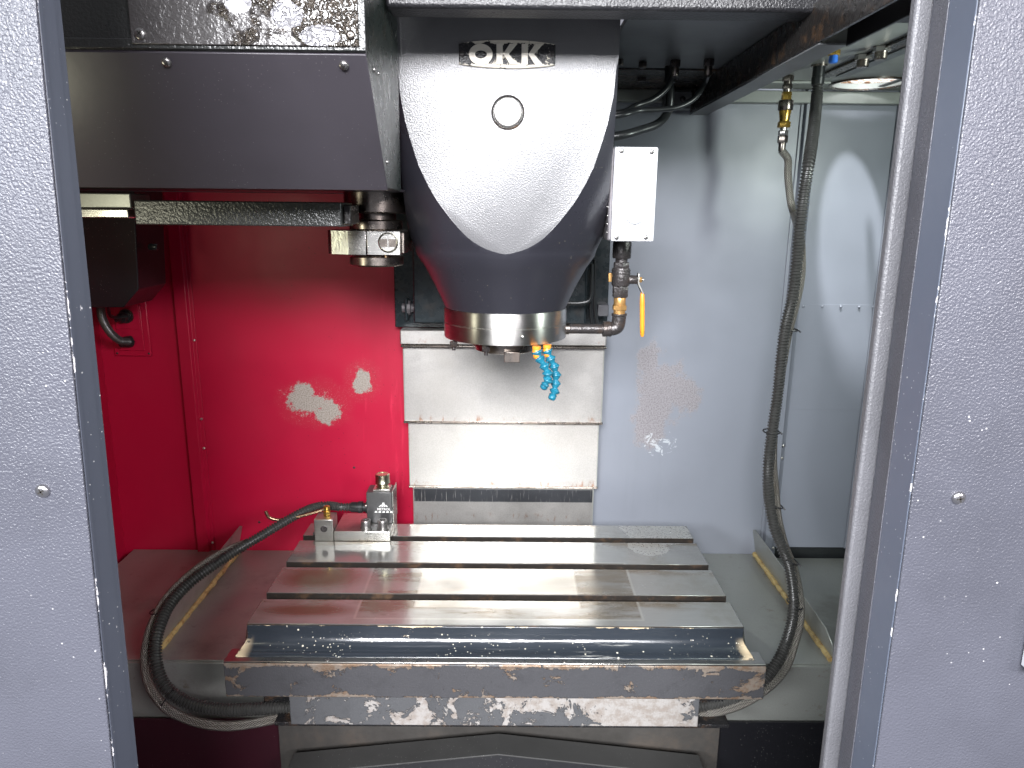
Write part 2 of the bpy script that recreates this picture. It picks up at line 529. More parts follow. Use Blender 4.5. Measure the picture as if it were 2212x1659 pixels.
def cover_steel():
    t = NT('way_cover_steel'); q = t.xyz()
    g = t.noise(40, 3, .6, t.vec(9, 9, .5))
    g2 = t.noise(330, 3, .7)
    big = t.noise(5, 6, .66)
    c = t.mix(t.rng(g2, .4, .65, 0, .35), (.50, .487, .468), (.31, .297, .275))
    c = t.mix(t.mth('MULTIPLY', t.rng(big, .5, .72), .35), c, (.36, .34, .31))
    band = t.mth('MULTIPLY', t.rng(q[2], .905, .908), t.rng(q[2], .946, .943))
    band = t.mth('MULTIPLY', band, t.rng(g, .24, .40))
    c = t.mix(t.mth('MULTIPLY', band, .95), c, (.05, .055, .065))
    tot = None
    for zz in (1.150, .958, .853, 1.363):
        e = t.rng(t.mth('ABSOLUTE', t.mth('SUBTRACT', q[2], zz + .006)), 0, .02, 1, 0)
        tot = e if tot is None else t.mth('ADD', tot, e)
    ru = t.mth('MULTIPLY', tot, t.rng(t.noise(60, 5, .7, t.vec(1, 1, .35)), .54, .68))
    c = t.mix(t.mth('MULTIPLY', ru, .8), c, (.26, .11, .045))
    r = t.mth('ADD', t.mth('MULTIPLY', t.rng(big, .3, .75), .16), .36)
    nor = t.bump(g2, .22, .0006)
    nor = t.bump(t.noise(5, 3), .2, .012, nor)
    return t.done(c, r, .85, nor)


M['cover'] = cover_steel()


def table_top():
    t = NT('table_top_steel'); q = t.xyz()
    g = t.noise(60, 3, .6, t.vec(.25, 9, 1))
    big = t.noise(6, 6, .68)
    c = t.mix(t.rng(g, .3, .7, 0, .30), (.33, .335, .322), (.25, .25, .235))
    c = t.mix(t.rng(big, .48, .72, 0, .45), c, (.20, .185, .14))
    # oil stains and ghost outlines of old fixtures
    p1 = at(690, 1248, Z=.9); p2 = at(1305, 1255, Z=.9); p3 = at(660, 1318, Z=.9)
    br = t.spots([(p1.x, p1.y, .085, .045), (p3.x, p3.y, .09, .022)], 'x', 'y', wob=.35, wscale=12, edge=.55)
    c = t.mix(t.mth('MULTIPLY', br, .8), c, (.14, .075, .035))
    for yy in (1.425, 1.573, 1.715):
        fs = t.mth('MULTIPLY', t.rng(t.mth('ABSOLUTE', t.mth('SUBTRACT', q[1], yy - .018)), .0, .035, 1, 0), t.rng(t.noise(9, 5, .7, t.vec(.5, 2, 1)), .46, .62))
        c = t.mix(t.mth('MULTIPLY', fs, .65), c, (.17, .12, .06))
    br2 = t.spots([(p2.x, p2.y, .055, .05), (p2.x - .30, p2.y, .04, .05)], 'x', 'y', wob=.35, wscale=12, edge=.5)
    c = t.mix(t.mth('MULTIPLY', br2, .6), c, (.16, .15, .13))
    a = at(762, 1337, Z=.9); b = at(1390, 1332, Z=.9); d = at(1330, 1215, Z=.9)
    x0, x1, y0, y1 = a.x, b.x, a.y, d.y

    def rect(x0, x1, y0, y1, soft=.002):
        k = t.mth('MULTIPLY', t.rng(q[0], x0 - soft, x0 + soft), t.rng(q[0], x1 + soft, x1 - soft))
        return t.mth('MULTIPLY', k, t.mth('MULTIPLY', t.rng(q[1], y0 - soft, y0 + soft), t.rng(q[1], y1 + soft, y1 - soft)))
    R1 = rect(x0, x1, y0, y1); R1i = rect(x0 + .005, x1 - .005, y0 + .005, y1 - .005)
    line = t.mth('SUBTRACT', R1, R1i, clamp=True)
    c = t.mix(t.mth('MULTIPLY', R1i, t.rng(t.noise(12, 5, .7, t.vec(.4, 2, 1)), .40, .60, .12, .75)), c, (.15, .12, .08))
    c = t.mix(t.mth('MULTIPLY', line, .35), c, (.50, .49, .44))
    e = at(905, 1270, Z=.9); f_ = at(1245, 1270, Z=.9); h_ = at(1000, 1226, Z=.9); i_ = at(1000, 1312, Z=.9)
    R2 = rect(e.x, f_.x, i_.y, h_.y, .004); R2i = rect(e.x + .006, f_.x - .006, i_.y + .006, h_.y - .006, .004)
    c = t.mix(t.mth('MULTIPLY', R2i, .6), c, (.46, .45, .41))
    c = t.mix(t.mth('MULTIPLY', t.mth('SUBTRACT', R2, R2i, clamp=True), .4), c, (.64, .62, .56))
    o = at(1058, 1250, Z=.9)
    c = t.mix(t.mth('MULTIPLY', t.spots([(o.x, o.y, .036, .036)], 'x', 'y', wob=.05, edge=.05), .5), c, (.62, .62, .60))
    pk = at(1440, 1160, Z=.9)
    wt = t.mth('MULTIPLY', t.spots([(pk.x - .02, pk.y + .04, .09, .08), (pk.x - .06, pk.y - .05, .05, .06)], 'x', 'y', wob=.6, wscale=16, edge=.08), t.rng(t.noise(150, 4, .7), .38, .5))
    c = t.mix(t.mth('MULTIPLY', wt, .4), c, (.66, .66, .63))
    dro = t.mth('MULTIPLY', t.rng(t.vor(120), .14, .07), t.rng(t.noise(10, 2), .50, .62))
    c = t.mix(t.mth('MULTIPLY', dro, .35), c, (.72, .70, .64))
    r = t.mth('ADD', t.mth('MULTIPLY', t.rng(big, .35, .72), .12), .11)
    r = t.mth('ADD', r, t.mth('MULTIPLY', wt, .22))
    nor = t.bump(g, .10, .0003)
    nor = t.bump(dro, .35, .0008, nor)
    nor = t.bump(t.noise(14, 3), .05, .003, nor)
    return t.done(c, r, .66, nor)


M['table'] = table_top()


def tray_steel():
    t = NT('tray_sheet_steel')
    g = t.noise(300, 3, .65); big = t.noise(4, 6, .66)
    c = t.mix(t.rng(g, .35, .7, 0, .3), (.36, .37, .345), (.27, .27, .25))
    c = t.mix(t.rng(big, .48, .7, 0, .45), c, (.13, .12, .10))
    c = t.mix(t.mth('MULTIPLY', t.rng(t.noise(20, 6, .72), .60, .72), .5), c, (.15, .09, .04))
    r = t.mth('ADD', t.mth('MULTIPLY', t.rng(big, .3, .7), .2), .28)
    nor = t.bump(g, .10, .0004); nor = t.bump(t.noise(4, 3), .2, .012, nor)
    return t.done(c, r, .55, nor)


M['tray'] = tray_steel()


def cove_paint():
    t = NT('glossy_cove_paint'); q = t.xyz()
    col = (.020, .025, .032)
    c = t.mix(t.rng(t.noise(10, 5, .6, t.vec(.4, 1, 1)), .45, .7, 0, .5), col, (.040, .046, .054))
    dots = t.mth('MULTIPLY', t.rng(t.vor(130), .20, .12), t.rng(t.noise(7, 3, .6), .49, .60))
    dots = t.mth('MULTIPLY', dots, t.rng(q[2], .888, .872))
    big = t.mth('MULTIPLY', t.rng(t.vor(40), .095, .07), t.rng(t.noise(5, 3), .5, .6))
    dots = t.mth('MAXIMUM', dots, big)
    chip = t.rng(t.mth('ADD', t.noise(16, 6, .7, t.vec(.5, 1, 1)), t.rng(q[2], .893, .900, 0, .18)), .665, .68)
    endc = t.mth('MAXIMUM', t.rng(q[0], -.50, -.525), t.rng(q[0], .462, .487))
    endm = t.mth('MULTIPLY', t.mth('MULTIPLY', endc, t.rng(q[2], .880, .862)), t.rng(t.noise(40, 5, .7), .42, .5))
    chip = t.mth('MAXIMUM', chip, endm)
    sc = t.rng(t.noise(30, 6, .72, t.vec(.10, 1.2, 1.6)), .60, .66)
    sc = t.mth('MULTIPLY', sc, t.rng(t.noise(6, 3), .44, .58))
    c = t.mix(t.mth('MULTIPLY', sc, .55), c, (.50, .50, .47))
    dots = t.mth('MULTIPLY', dots, .8)
    c = t.mix(dots, c, (.72, .68, .56))
    c = t.mix(chip, c, (.62, .50, .33))
    st = t.noise(25, 4, .6, t.vec(.15, 1, 1))
    r = t.mth('ADD', t.mth('MULTIPLY', st, .22), .06)
    nor = t.bump(t.mth('MAXIMUM', dots, chip), .4, .001)
    nor = t.bump(st, .35, .004, nor)
    nor = t.bump(t.noise(90, 3), .12, .001, nor)
    return t.done(c, r, 0.0, nor, Specular_IOR_Level=.8)


M['cove'] = cove_paint()
M['lip'] = chipped('lip_chipped_paint', (.050, .050, .054), (.28, .235, .195), (.18, .10, .05), .42, 21, .615, .7,
                   edge_z=[(.846, .016), (.771, .010)], xbias=[(-.55, .10, .06), (.515, .22, .05), (-.33, .06, .07)], leath=.5, bare_metal=.5)
M['block'] = chipped('block_flaked_paint', (.072, .074, .078), (.50, .475, .45), (.27, .20, .15), .35, 15, .585, .5,
                     xbias=[(.31, .20, .20), (.03, .13, .11), (-.18, .10, .06), (-.40, .06, .05)], leath=.5, bare_metal=.55)
M['underblack'] = oily('black_wet_underside', (.012, .012, .013), .2, 330, .8, .35)


def wet_panel():
    """magazine access plate: old cracked, wrinkled oil film over paint"""
    t = NT('oily_wrinkled_plate'); q = t.xyz()
    wr = t.mth('ABSOLUTE', t.mth('SUBTRACT', t.noise(75, 2, .5, dist=1.6), .5))
    wrn = t.rng(wr, .0, .10)
    msk = t.rng(t.mth('ADD', t.noise(9, 4, .6), t.rng(q[0], -.55, -.20, -.18, .13)), .48, .53)
    col = t.mix(msk, (.055, .052, .052), t.mix(wrn, (.10, .085, .07), (.02, .017, .014)))
    pa = at(620, 35, Y=1.035); pb = at(515, 12, Y=1.035); pc = at(690, 78, Y=1.035)
    bare = t.spots([(pa.x, pa.z, .022, .018), (pb.x, pb.z, .018, .010), (pc.x, pc.z, .025, .014)], wob=.6, wscale=45, edge=.03)
    col = t.mix(bare, col, (.34, .34, .36))
    nor = t.bump(t.mth('MULTIPLY', wrn, msk), 1.0, .004)
    nor = t.bump(t.noise(230, 2, .5, dist=.6), .5, .002, nor)
    nor = t.bump(t.noise(30, 3), .4, .006, nor)
    return t.done(col, t.mixf(msk, .30, .16), 0.0, nor, Specular_IOR_Level=.8)


M['wetplate'] = wet_panel()


def nameplate_mat():
    t = NT('flaked_nameplate')
    k = t.rng(t.noise(42, 6, .7), .50, .53)
    q = t.xyz()
    ed = t.rng(t.mth('ABSOLUTE', t.mth('SUBTRACT', q[2], 1.978)), .012, .022)
    k = t.rng(t.mth('ADD', t.noise(48, 6, .7), t.mth('MULTIPLY', ed, .22)), .585, .605)
    c = t.mix(k, (.014, .014, .016), (.66, .61, .52))
    nor = t.bump(t.noise(260, 3), .8, .002)
    nor = t.bump(k, .4, .0006, nor)
    return t.done(c, t.mixf(k, .22, .38), t.mth('MULTIPLY', k, .1), nor)


M['plate'] = nameplate_mat()


def braid_mat():
    t = NT('braided_hose_mesh')
    uv = t.n("ShaderNodeUVMap").outputs[0]
    s = t.n("ShaderNodeSeparateXYZ", {0: uv}).outputs
    a = t.mth('MULTIPLY', s[0], 14 * 2 * PI)
    b = t.mth('MULTIPLY', s[1], 2 * PI / .0062)
    w1 = t.mth('SINE', t.mth('ADD', a, b)); w2 = t.mth('SINE', t.mth('SUBTRACT', a, b))
    h = t.mth('MAXIMUM', w1, w2)
    c = t.mix(t.rng(h, .1, .9), (.030, .027, .024), (.28, .265, .235))
    c = t.mix(t.rng(t.noise(14, 4), .45, .7, 0, .45), c, (.13, .105, .08))
    return t.done(c, .42, .55, t.bump(h, .7, .0012))


M['braid'] = braid_mat()


def sealant_mat():
    t = NT('yellowed_sealant')
    c = t.mix(t.rng(t.noise(50, 5, .7), .45, .65), (.52, .40, .17), (.30, .19, .07))
    return t.done(c, .45, 0.0, t.bump(t.noise(160, 3), .7, .003))


M['sealant'] = sealant_mat()


def rust_plate_mat():
    t = NT('rusty_speckled_plate')
    c = t.mix(t.rng(t.noise(75, 6, .75), .47, .56), (.62, .58, .52), (.20, .10, .05))  # pale plate broken up by rust speckles
    return t.done(c, .4, .2, t.bump(t.noise(90, 4, .7), .9, .004))


M['rustplate'] = rust_plate_mat()


# ---------------------------------------------------------------- small hardware
def screw(parent, p, d=(0, -1, 0), r=.0065, h=.0035, rot=.3, m='screw', name='screw', washer=0):
    p = Vector(p); dd, u, w_ = frame_of(d)
    pr = [(r, 0), (r, h * .2), (r * .93, h * .5), (r * .75, h * .8), (r * .45, h * .96), (0.0002, h)]
    s = obj(name, lathe(pr, p, d, 24), M[m], parent, smooth=50)
    a = u * math.cos(rot) + w_ * math.sin(rot); b = dd.cross(a)
    top = p + dd * (h * .86)
    v = []; f = []
    for q, k in ((a, b), (b, a)):
        o = len(v)
        for sz in (-1, 1):
            for sa in (-1, 1):
                for sb in (-1, 1):
                    v.append(tuple(top + q * (sa * r * .48) + k * (sb * r * .11) + dd * (sz * h * .16)))
        f += [tuple(i + o for i in x) for x in [(0, 1, 3, 2), (4, 6, 7, 5), (0, 4, 5, 1), (2, 3, 7, 6), (0, 2, 6, 4), (1, 5, 7, 3)]]
    return s, (v, f)


def screw_full(parent, p, deep=True, **k):
    """screw head with a dark cross painting the shade of its recess"""
    s, geo = screw(parent, p, **k)
    if deep:
        obj('dark_cross', geo, M['recess'], s, smooth=0)  # raised dark bars, coloured for the shade inside a slot
    return s


def bolt(parent, p, d=(0, -1, 0), r=.005, h=.004, m='zinc'):
    return obj('bolt', lathe([(r, 0), (r, h * .5), (r * .7, h * .85), (.0003, h)], p, d, 14), M[m], parent, smooth=50)

# ================================================================ the setting: inside of the enclosure
YW = 2.0                                      # back wall plane
XL, XR = -1.126, 1.03                         # side walls
ZT = .73                                      # tray level
ZC = 2.02                                     # roof underside

wl = struct('wall_back_red', box(-.862, -.02, YW, YW + .012, .66, 2.15), M['red'], 'red painted back panel with flaked grey patches left of the column')
wl2 = struct('wall_back_red_side', box(XL, -.905, YW + .004, YW + .016, .66, 2.15), M['red'], 'narrow red back panel in the left corner')
post = prism([(-.905, YW + .012), (-.905, YW - .014), (-.872, YW - .014), (-.868, YW - .004), (-.858, YW - .004), (-.858, YW + .012)], 'z', .66, 2.15)
wp = struct('wall_seam_red', post, M['red'], 'folded red seam strip with bolts between the two red panels', bevel=.0015)
for py in (735, 905, 968, 1172):
    p = at(424 + (py - 840) * .103 + 10, py, Y=YW - .004)
    bolt(wp, (-.863, YW - .004, p.z), r=.004, h=.004)
for px, py in ((560, 1128), (765, 1010)):
    p = at(px, py, Y=YW); bolt(wl, p, r=.0035, h=.002, m='recess')
struct('wall_left', box(XL - .012, XL, .78, YW + .016, .30, 2.2), M['red'], 'red painted left side wall of the enclosure')

wg = struct('wall_back_grey', box(-.018, .752, YW, YW + .012, .66, 2.03), M['grey'], 'pale grey back panel with worn patch right of the column')
wg2 = struct('wall_back_grey_side', box(.785, XR, YW + .006, YW + .018, .748, 2.03), M['grey'], 'narrow pale grey back panel in the right corner')
pg = prism([(.752, YW + .012), (.752, YW - .004), (.760, YW - .004), (.762, YW - .016), (.785, YW - .016), (.785, YW - .004), (.802, YW + .0045), (.802, YW + .012)], 'z', .66, 2.03)
wpg = struct('wall_seam_grey', pg, M['grey'], 'folded grey seam strip with bolts beside the hanging conduit', bevel=.0015)
for px, py in ((1754, 360), (1702, 712), (1692, 963), (1696, 990), (1659, 1184), (1738, 660)):
    p = at(px, py, Y=YW - .004); bolt(wpg, (.793, YW - .002, p.z), r=.0045, h=.004)
struct('wall_right', box(XR, XR + .012, .80, YW + .018, .30, 2.1), M['grey'], 'grey right side wall of the enclosure')
# riveted lap joint across the right corner panel
lap = at(1790, 658, Y=YW)
obj('lap_joint', box(.805, XR - .002, YW + .0050, YW + .0058, lap.z - .30, lap.z), M['grey'], wg2, bevel=.001)
for px in (1737, 1778, 1818, 1858, 1888):
    p = at(px, 658, Y=YW); bolt(wg2, (p.x, YW + .0035, lap.z - .006), r=.0035, h=.0025, m='grey')
obj('corner_angle', box(XR - .025, XR - .001, YW - .002, YW + .004, .748, 2.03), M['grey'], wg2, bevel=.001)
obj('dark_gap_strip', box(.80, XR, YW + .012, YW + .04, .60, .76), M['rubber'], wg2)  # dark strip stands in for the shaded gap below the corner panel

# roof: left sheet behind the beam, right sheet toned as lamplit, with the round opening
rf = struct('ceiling', box(.194, .53, 1.262, 1.72, ZC, ZC + .01), M['roof'], 'dark grey roof sheet above the spindle head')
obj('roof_edge', box(.194, .53, 1.722, YW - .002, ZC - .004, ZC + .02), M['rusty_dark'], rf, bevel=.002)
struct('wall_top_rail', box(.26, XR, YW - .03, YW - .0015, 1.987, 2.016), M['roof_r'], 'pale grey horizontal rail along the top of the back wall', bevel=.002)

hc = at(1865, 184, Z=ZC); hc.y = 1.872; hr = .086
nseg = 48
ox0, ox1, oy0, oy1 = .55, XR, .85, YW - .03
hv, hf = [], []
for zz in (ZC, ZC + .012):
    for k in range(nseg):
        a = 2 * PI * k / nseg
        hv.append((hc.x + hr * math.cos(a), hc.y + hr * math.sin(a), zz))
    for k in range(nseg):
        a = 2 * PI * k / nseg; dx, dy = math.cos(a), math.sin(a)
        sx = ((ox1 if dx > 0 else ox0) - hc.x) / dx if abs(dx) > 1e-6 else 1e9
        sy = ((oy1 if dy > 0 else oy0) - hc.y) / dy if abs(dy) > 1e-6 else 1e9
        s_ = min(sx, sy); hv.append((hc.x + dx * s_, hc.y + dy * s_, zz))
for k in range(nseg):
    j = (k + 1) % nseg
    hf += [(k, j, nseg + j, nseg + k), (2 * nseg + k, 3 * nseg + k, 3 * nseg + j, 2 * nseg + j),
           (k, 2 * nseg + k, 2 * nseg + j, j), (nseg + k, nseg + j, 3 * nseg + j, 3 * nseg + k)]
rr = struct('ceiling_right', (hv, hf), M['roof_r'], 'roof sheet coloured pale greenish as lamplit, with a round opening at upper right', smooth=0)
# folded ribs and painted joint strips under the right roof sheet
for x0, x1, m, dz in ((.70, .728, 'rusty_dark', .006), (.742, .768, 'roof', .004), (.90, .915, 'roof', .004)):
    obj('joint_strip', box(x0, x1, .95, hc.y - .095 if x0 < .9 else 1.9, ZC - dz, ZC - .0005), M[m], rr, bevel=.001)
obj('cross_seam', box(.56, hc.x - .10, hc.y - .02, hc.y - .008, ZC - .006, ZC - .0005), M['roof_r'], rr, bevel=.001)
lg = thing('roof_opening_plate', 'rusty speckled plate showing through the round roof opening', 'plate', (hc.x, hc.y + .12, ZC + .014))
obj('plate', prism([(hc.y + hr + .006, ZC + .014), (hc.y + hr + .26, ZC + .12), (hc.y + hr + .258, ZC + .124), (hc.y + hr + .004, ZC + .018)], 'x', hc.x - .16, hc.x + .16), M['rustplate'], lg)
obj('rim', lathe([(hr + .004, -.004), (hr + .004, -.0004), (hr - .003, -.0004), (hr - .003, -.004), (hr + .004, -.004)], (hc.x, hc.y, ZC), (0, 0, 1), 48, 0, False), M['rusty_dark'], lg)

# floor of the base and what shows beneath the table
struct('floor', box(XL, XR, .72, YW, .28, .30), M['blackpaint'], 'dark floor of the machine base')

# roof rail running front to back
pb = at(1591, 194, Z=1.955); pc_ = at(1591, 216, Z=1.955)
rt = thing('roof_rail', 'grey folded roof rail running front to back over the table', 'rail', (pb.x, 1.4, 1.955))
obj('rail_web', box(pb.x - .004, pb.x + .002, .80, 1.955, 1.958, 2.018), M['rusty_dark'], rt, bevel=.001)
y_r = at(1813, 96, Z=1.955).y
obj('rail_flange', box(pb.x - .003, pc_.x, y_r, 1.96, 1.954, 1.957), M['rail'], rt, bevel=.001)
obj('rail_lip', box(pc_.x - .002, pc_.x + .001, y_r, 1.96, 1.9575, 2.017), M['roof_r'], rt, bevel=.001)  # pale tone paints the greenish light along the rail
obj('end_bracket', box(pb.x - .075, pb.x - .006, 1.93, 1.965, 1.965, 2.005), M['rail'], rt, bevel=.002)
bolt(rt, (pb.x - .03, 1.93, 1.987), r=.007, h=.006, m='malleable')
bolt(rt, (pb.x - .058, 1.93, 1.980), r=.005, h=.005, m='malleable')
# hanging black plate at the front of the rail
q0 = at(1815, 108, X=pc_.x - .002)
bp = obj('hanging_plate', box(pc_.x - .004, pc_.x, .80, y_r - .002, q0.z, q0.z + .14), M['blackpaint'], bevel=.001)
tag(bp, 'black vertical plate hanging beside the roof rail at top right', 'plate')

# top cross beam in front of the head
b0 = at(1100, 19, Y=1.20)
tb = obj('cross_beam', box(-.188, .66, 1.20, 1.26, b0.z, b0.z + .14), M['beam'], bevel=.006, seg=3)
tag(tb, 'dark textured cross beam above the spindle head at the top edge', 'beam')

# ================================================================ doors
def lerp_line(a, b, z):
    t = (z - a.z) / (b.z - a.z); return a.x + (b.x - a.x) * t


def door_strip(pts_top, pts_bot, Ys, z0, z1, closed_back):
    """sheet-metal door: profile columns given as pixels at top and bottom of the frame"""
    cols = []
    for (pt, pbm, Y) in zip(pts_top, pts_bot, Ys):
        A, B = at(pt, 0, Y=Y), at(pbm, 1659, Y=Y)
        cols.append((lerp_line(A, B, z0), lerp_line(A, B, z1), Y))
    return cols


ld = thing('machine_door', 'textured grey door panel with a screw along the left edge', 'door', (-.6, .70, .4), 'front doors of the machine')
c = door_strip((76, 131), (243, 300), (.68, .716), .35, 2.35, 0)
z0, z1 = .35, 2.35
(v0b, v0t, y0), (v1b, v1t, y1) = c


def quadslab(a0, a1, b0, b1, ya, yb, th, nx=0.0, ny=0.0):
    """thin slab between two leaning lines a(z0..z1) and b(z0..z1); th offsets away from the viewer"""
    v = [(a0, ya, z0), (b0, yb, z0), (b1, yb, z1), (a1, ya, z1),
         (a0 + nx * th, ya + ny * th, z0), (b0 + nx * th, yb + ny * th, z0), (b1 + nx * th, yb + ny * th, z1), (a1 + nx * th, ya + ny * th, z1)]
    return v, [(0, 1, 2, 3), (7, 6, 5, 4), (0, 4, 5, 1), (1, 5, 6, 2), (2, 6, 7, 3), (3, 7, 4, 0)]


obj('front_panel', quadslab(-1.35, -1.35, v0b, v0t, .68, .68, .003, 0, 1), M['door'], ld, bevel=.0014, seg=3)
obj('return_flange', quadslab(v0b + .0002, v0t + .0002, v1b, v1t, .6835, y1, .003, -1, 0), M['door_smooth'], ld, bevel=.001)
obj('back_panel', quadslab(-1.35, -1.35, v1b - .004, v1t - .004, y1 - .001, y1 - .001, .003, 0, -1), M['door_smooth'], ld)
screw_full(ld, at(93, 1060, Y=.68), r=.0072, h=.004, rot=.5)

rd = thing('machine_door', 'textured grey door post with stepped edge and a screw along the right edge', 'door', (.6, .70, .4), 'front doors of the machine')
Ya, Yb_, Yc_ = .68, .728, .775
X_d = (at(1890, 1659, Y=Ya), at(2117, 0, Y=Ya)); X_c = (at(1838, 1659, Y=Yb_), at(2051, 0, Y=Yb_))
X_b = (at(1809, 1659, Y=Yc_), at(2015, 0, Y=Yc_)); X_a = (at(1779, 1659, Y=Yc_ - .004), at(1981, 0, Y=Yc_ - .004))


def ln(P):
    return lerp_line(P[0], P[1], z0), lerp_line(P[0], P[1], z1)


(d0, d1), (c0, c1), (bb0, bb1), (a0, a1) = ln(X_d), ln(X_c), ln(X_b), ln(X_a)
obj('front_panel', quadslab(d0, d1, 1.35, 1.35, .68, .68, .003, 0, 1), M['door'], rd, bevel=.0014, seg=3)
obj('return_flange', quadslab(d0 - .0002, d1 - .0002, c0, c1, .6835, Yb_, .003, 1, 0), M['door_post'], rd, bevel=.001)
obj('inner_flange', quadslab(c0 - .0003, c1 - .0003, bb0, bb1, Yb_ + .0005, Yc_, .003, 1, 0), M['door_inner'], rd, bevel=.001)
obj('edge_strip', quadslab(a0, a1, bb0 + .002, bb1 + .002, Yc_ - .004, Yc_ - .002, .014, 0, 1), M['door_edge'], rd, bevel=.004, seg=3)
obj('back_panel', quadslab(bb0 + .003, bb1 + .003, 1.35, 1.35, Yc_ + .002, Yc_ + .002, .003, 0, 1), M['door_smooth'], rd)
screw_full(rd, at(2070, 1075, Y=.68), r=.0070, h=.004, rot=.2)
hd = at(2212, 1395, Y=.68)
obj('handle_edge', box(hd.x - .0012, hd.x + .06, .66, .6795, hd.z - .022, hd.z + .055), M['lid'], rd, bevel=.002)

# ================================================================ tool magazine cover (upper left)
XM = -.190
MY0, MZ0, MY1, MZ1 = 1.040, 1.908, 1.190, 1.739
XMl = -.95
mc = thing('magazine_cover', 'dark slate sheet metal tool magazine cover at upper left', 'cover', (-.55, 1.2, MZ1))
obj('upper_panel', box(XMl, XM, MY0, MY0 + .004, MZ0 + .003, 2.35), M['slate_tex'], mc, bevel=.0012)
obj('edge_rib', box(XM - .012, XM + .001, MY0 - .004, MY0 - .0002, MZ0 + .004, 2.35), M['slate_tex'], mc, bevel=.001)
obj('lower_rib', box(XMl, XM - .0125, MY0 - .004, MY0 - .0002, MZ0 + .004, MZ0 + .016), M['slate_tex'], mc, bevel=.001)
ny, nz = (MZ0 - MZ1), (MY1 - MY0); nl = math.hypot(ny, nz); ny, nz = ny / nl * .004, nz / nl * .004
lowp = prism([(MY0, MZ0), (MY1, MZ1), (MY1 + ny, MZ1 + nz), (MY0 + ny, MZ0 + nz)], 'x', XMl, XM)
lp = obj('lower_panel', lowp, M['slate'], mc, bevel=.001)
side = prism([(MY0 + .006, 2.35), (MY0 + .006, MZ0 + .001), (MY1 + .004, MZ1 + .004), (1.345, MZ1 + .004), (1.345, 2.35)], 'x', XM - .006, XM - .0015)
sp_ = obj('side_panel', side, M['greenside'], mc, bevel=.001)
obj('bottom_panel', box(XMl, XM - .007, MY1 + .006, 1.56, MZ1 + .004, MZ1 + .008), M['slate'], mc)
obj('back_panel', box(XMl, XM - .007, 1.60, 1.604, MZ1 + .004, 2.35), M['slate'], mc)
pl0 = at(287, 96, Y=MY0 - .004); pl1 = at(776, 96, Y=MY0 - .004)
ap = obj('access_plate', box(pl0.x, pl1.x, MY0 - .0075, MY0 - .0045, pl0.z, 2.3), M['wetplate'], mc, bevel=.001)
screw_full(ap, at(303, 73, Y=MY0 - .0075), r=.0075, h=.004, rot=.7, m='bolt_dark')
screw_full(ap, at(757, 76, Y=MY0 - .0075), r=.0062, h=.0035, rot=.1, m='steel_dark')
nrm = Vector((0, -(MZ0 - MZ1), -(MY1 - MY0))).normalized()
for px, py in ((360, 134), (743, 141)):
    # point on the sloping panel under that pixel
    d = _f * FPX + _r2 * (px - CX) + _u2 * (CY - py)
    t_ = (Vector((0, MY0, MZ0)) - EYE).dot(nrm) / d.dot(nrm)
    screw_full(lp, EYE + d * t_, d=tuple(nrm), r=.0068, h=.0045, rot=.8, m='bolt_dark')
for py in (151, 350):
    p = at(808 + (py - 150) * .14, py, X=XM - .0015)
    bolt(sp_, (XM - .0015, p.y, p.z), d=(1, 0, 0), r=.004, h=.003, m='bolt_dark')
p = at(812, 153, X=XM - .0015); bolt(sp_, (XM - .0015, p.y + .02, p.z), d=(1, 0, 0), r=.003, h=.003, m='bolt_dark')

# bar below the magazine
B0 = at(287, 432, Y=1.33); B1 = at(738, 490, Y=1.33)
sb = thing('magazine_beam', 'black textured bar hanging under the magazine cover', 'beam', ((B0.x + B1.x) / 2, 1.38, B1.z))
obj('bar', box(B0.x, B1.x, 1.33, 1.43, B1.z, B0.z), M['slate_tex'], sb, bevel=.0025)
obj('end_plate', box(B1.x + .001, B1.x + .014, 1.345, 1.42, B1.z + .004, B0.z - .004), M['rusty_dark'], sb, bevel=.002)
tr = thing('magazine_rail', 'bright oily steel guide rail under the magazine beside the left door', 'rail', (-.8, 1.36, 1.68))
r0 = at(284, 452, Y=1.345); r1 = at(284, 471, Y=1.345); r2_ = at(284, 418, Y=1.345)
obj('upper_rail', box(-1.05, r0.x, 1.345, 1.42, r0.z + .002, r2_.z), M['tray'], tr, bevel=.002)
obj('lower_rail', box(-1.05, r0.x - .003, 1.338, 1.40, r1.z, r0.z), M['steel'], tr, bevel=.002)

# black box in the left corner, cables, wall socket
bx0 = at(298, 480, Y=1.70); bx1 = at(298, 640, Y=1.70); bxb = at(255, 664, Y=1.70)
mb = thing('motor_box', 'black box with chamfered corner under the magazine at far left', 'box', (-1.0, 1.75, bxb.z))
obj('housing', prism([(-1.11, 1.78), (bx0.x, 1.78), (bx1.x + .003, bx1.z + .016), (bxb.x + .012, bxb.z), (-1.11, bxb.z - .004)], 'y', 1.70, 1.84), M['blackpaint'], mb, bevel=.002)
kp = at(298, 533, Y=1.74)
obj('knob', lathe([(.006, 0), (.008, .003), (.008, .018), (.006, .021)], (bx0.x, 1.74, kp.z), (1, 0, 0), 14), M['rubber'], mb)
s0 = at(233, 642, Y=1.995); s1 = at(327, 770, Y=1.995); s2 = at(246, 660, Y=1.99); s3 = at(312, 758, Y=1.99)
sk = thing('wall_socket', 'red socket plate with black plugs on the left back wall', 'socket', ((s0.x + s1.x) / 2, YW, s1.z))
yf = YW + .0035
obj('outer_plate', box(s0.x, s1.x, yf - .008, yf, s1.z, s0.z), M['red'], sk, bevel=.0025)
obj('inner_plate', box(s2.x, s3.x, yf - .013, yf - .0085, s3.z, s2.z), M['red'], sk, bevel=.0015)
cc = at(272, 683, Y=1.985)
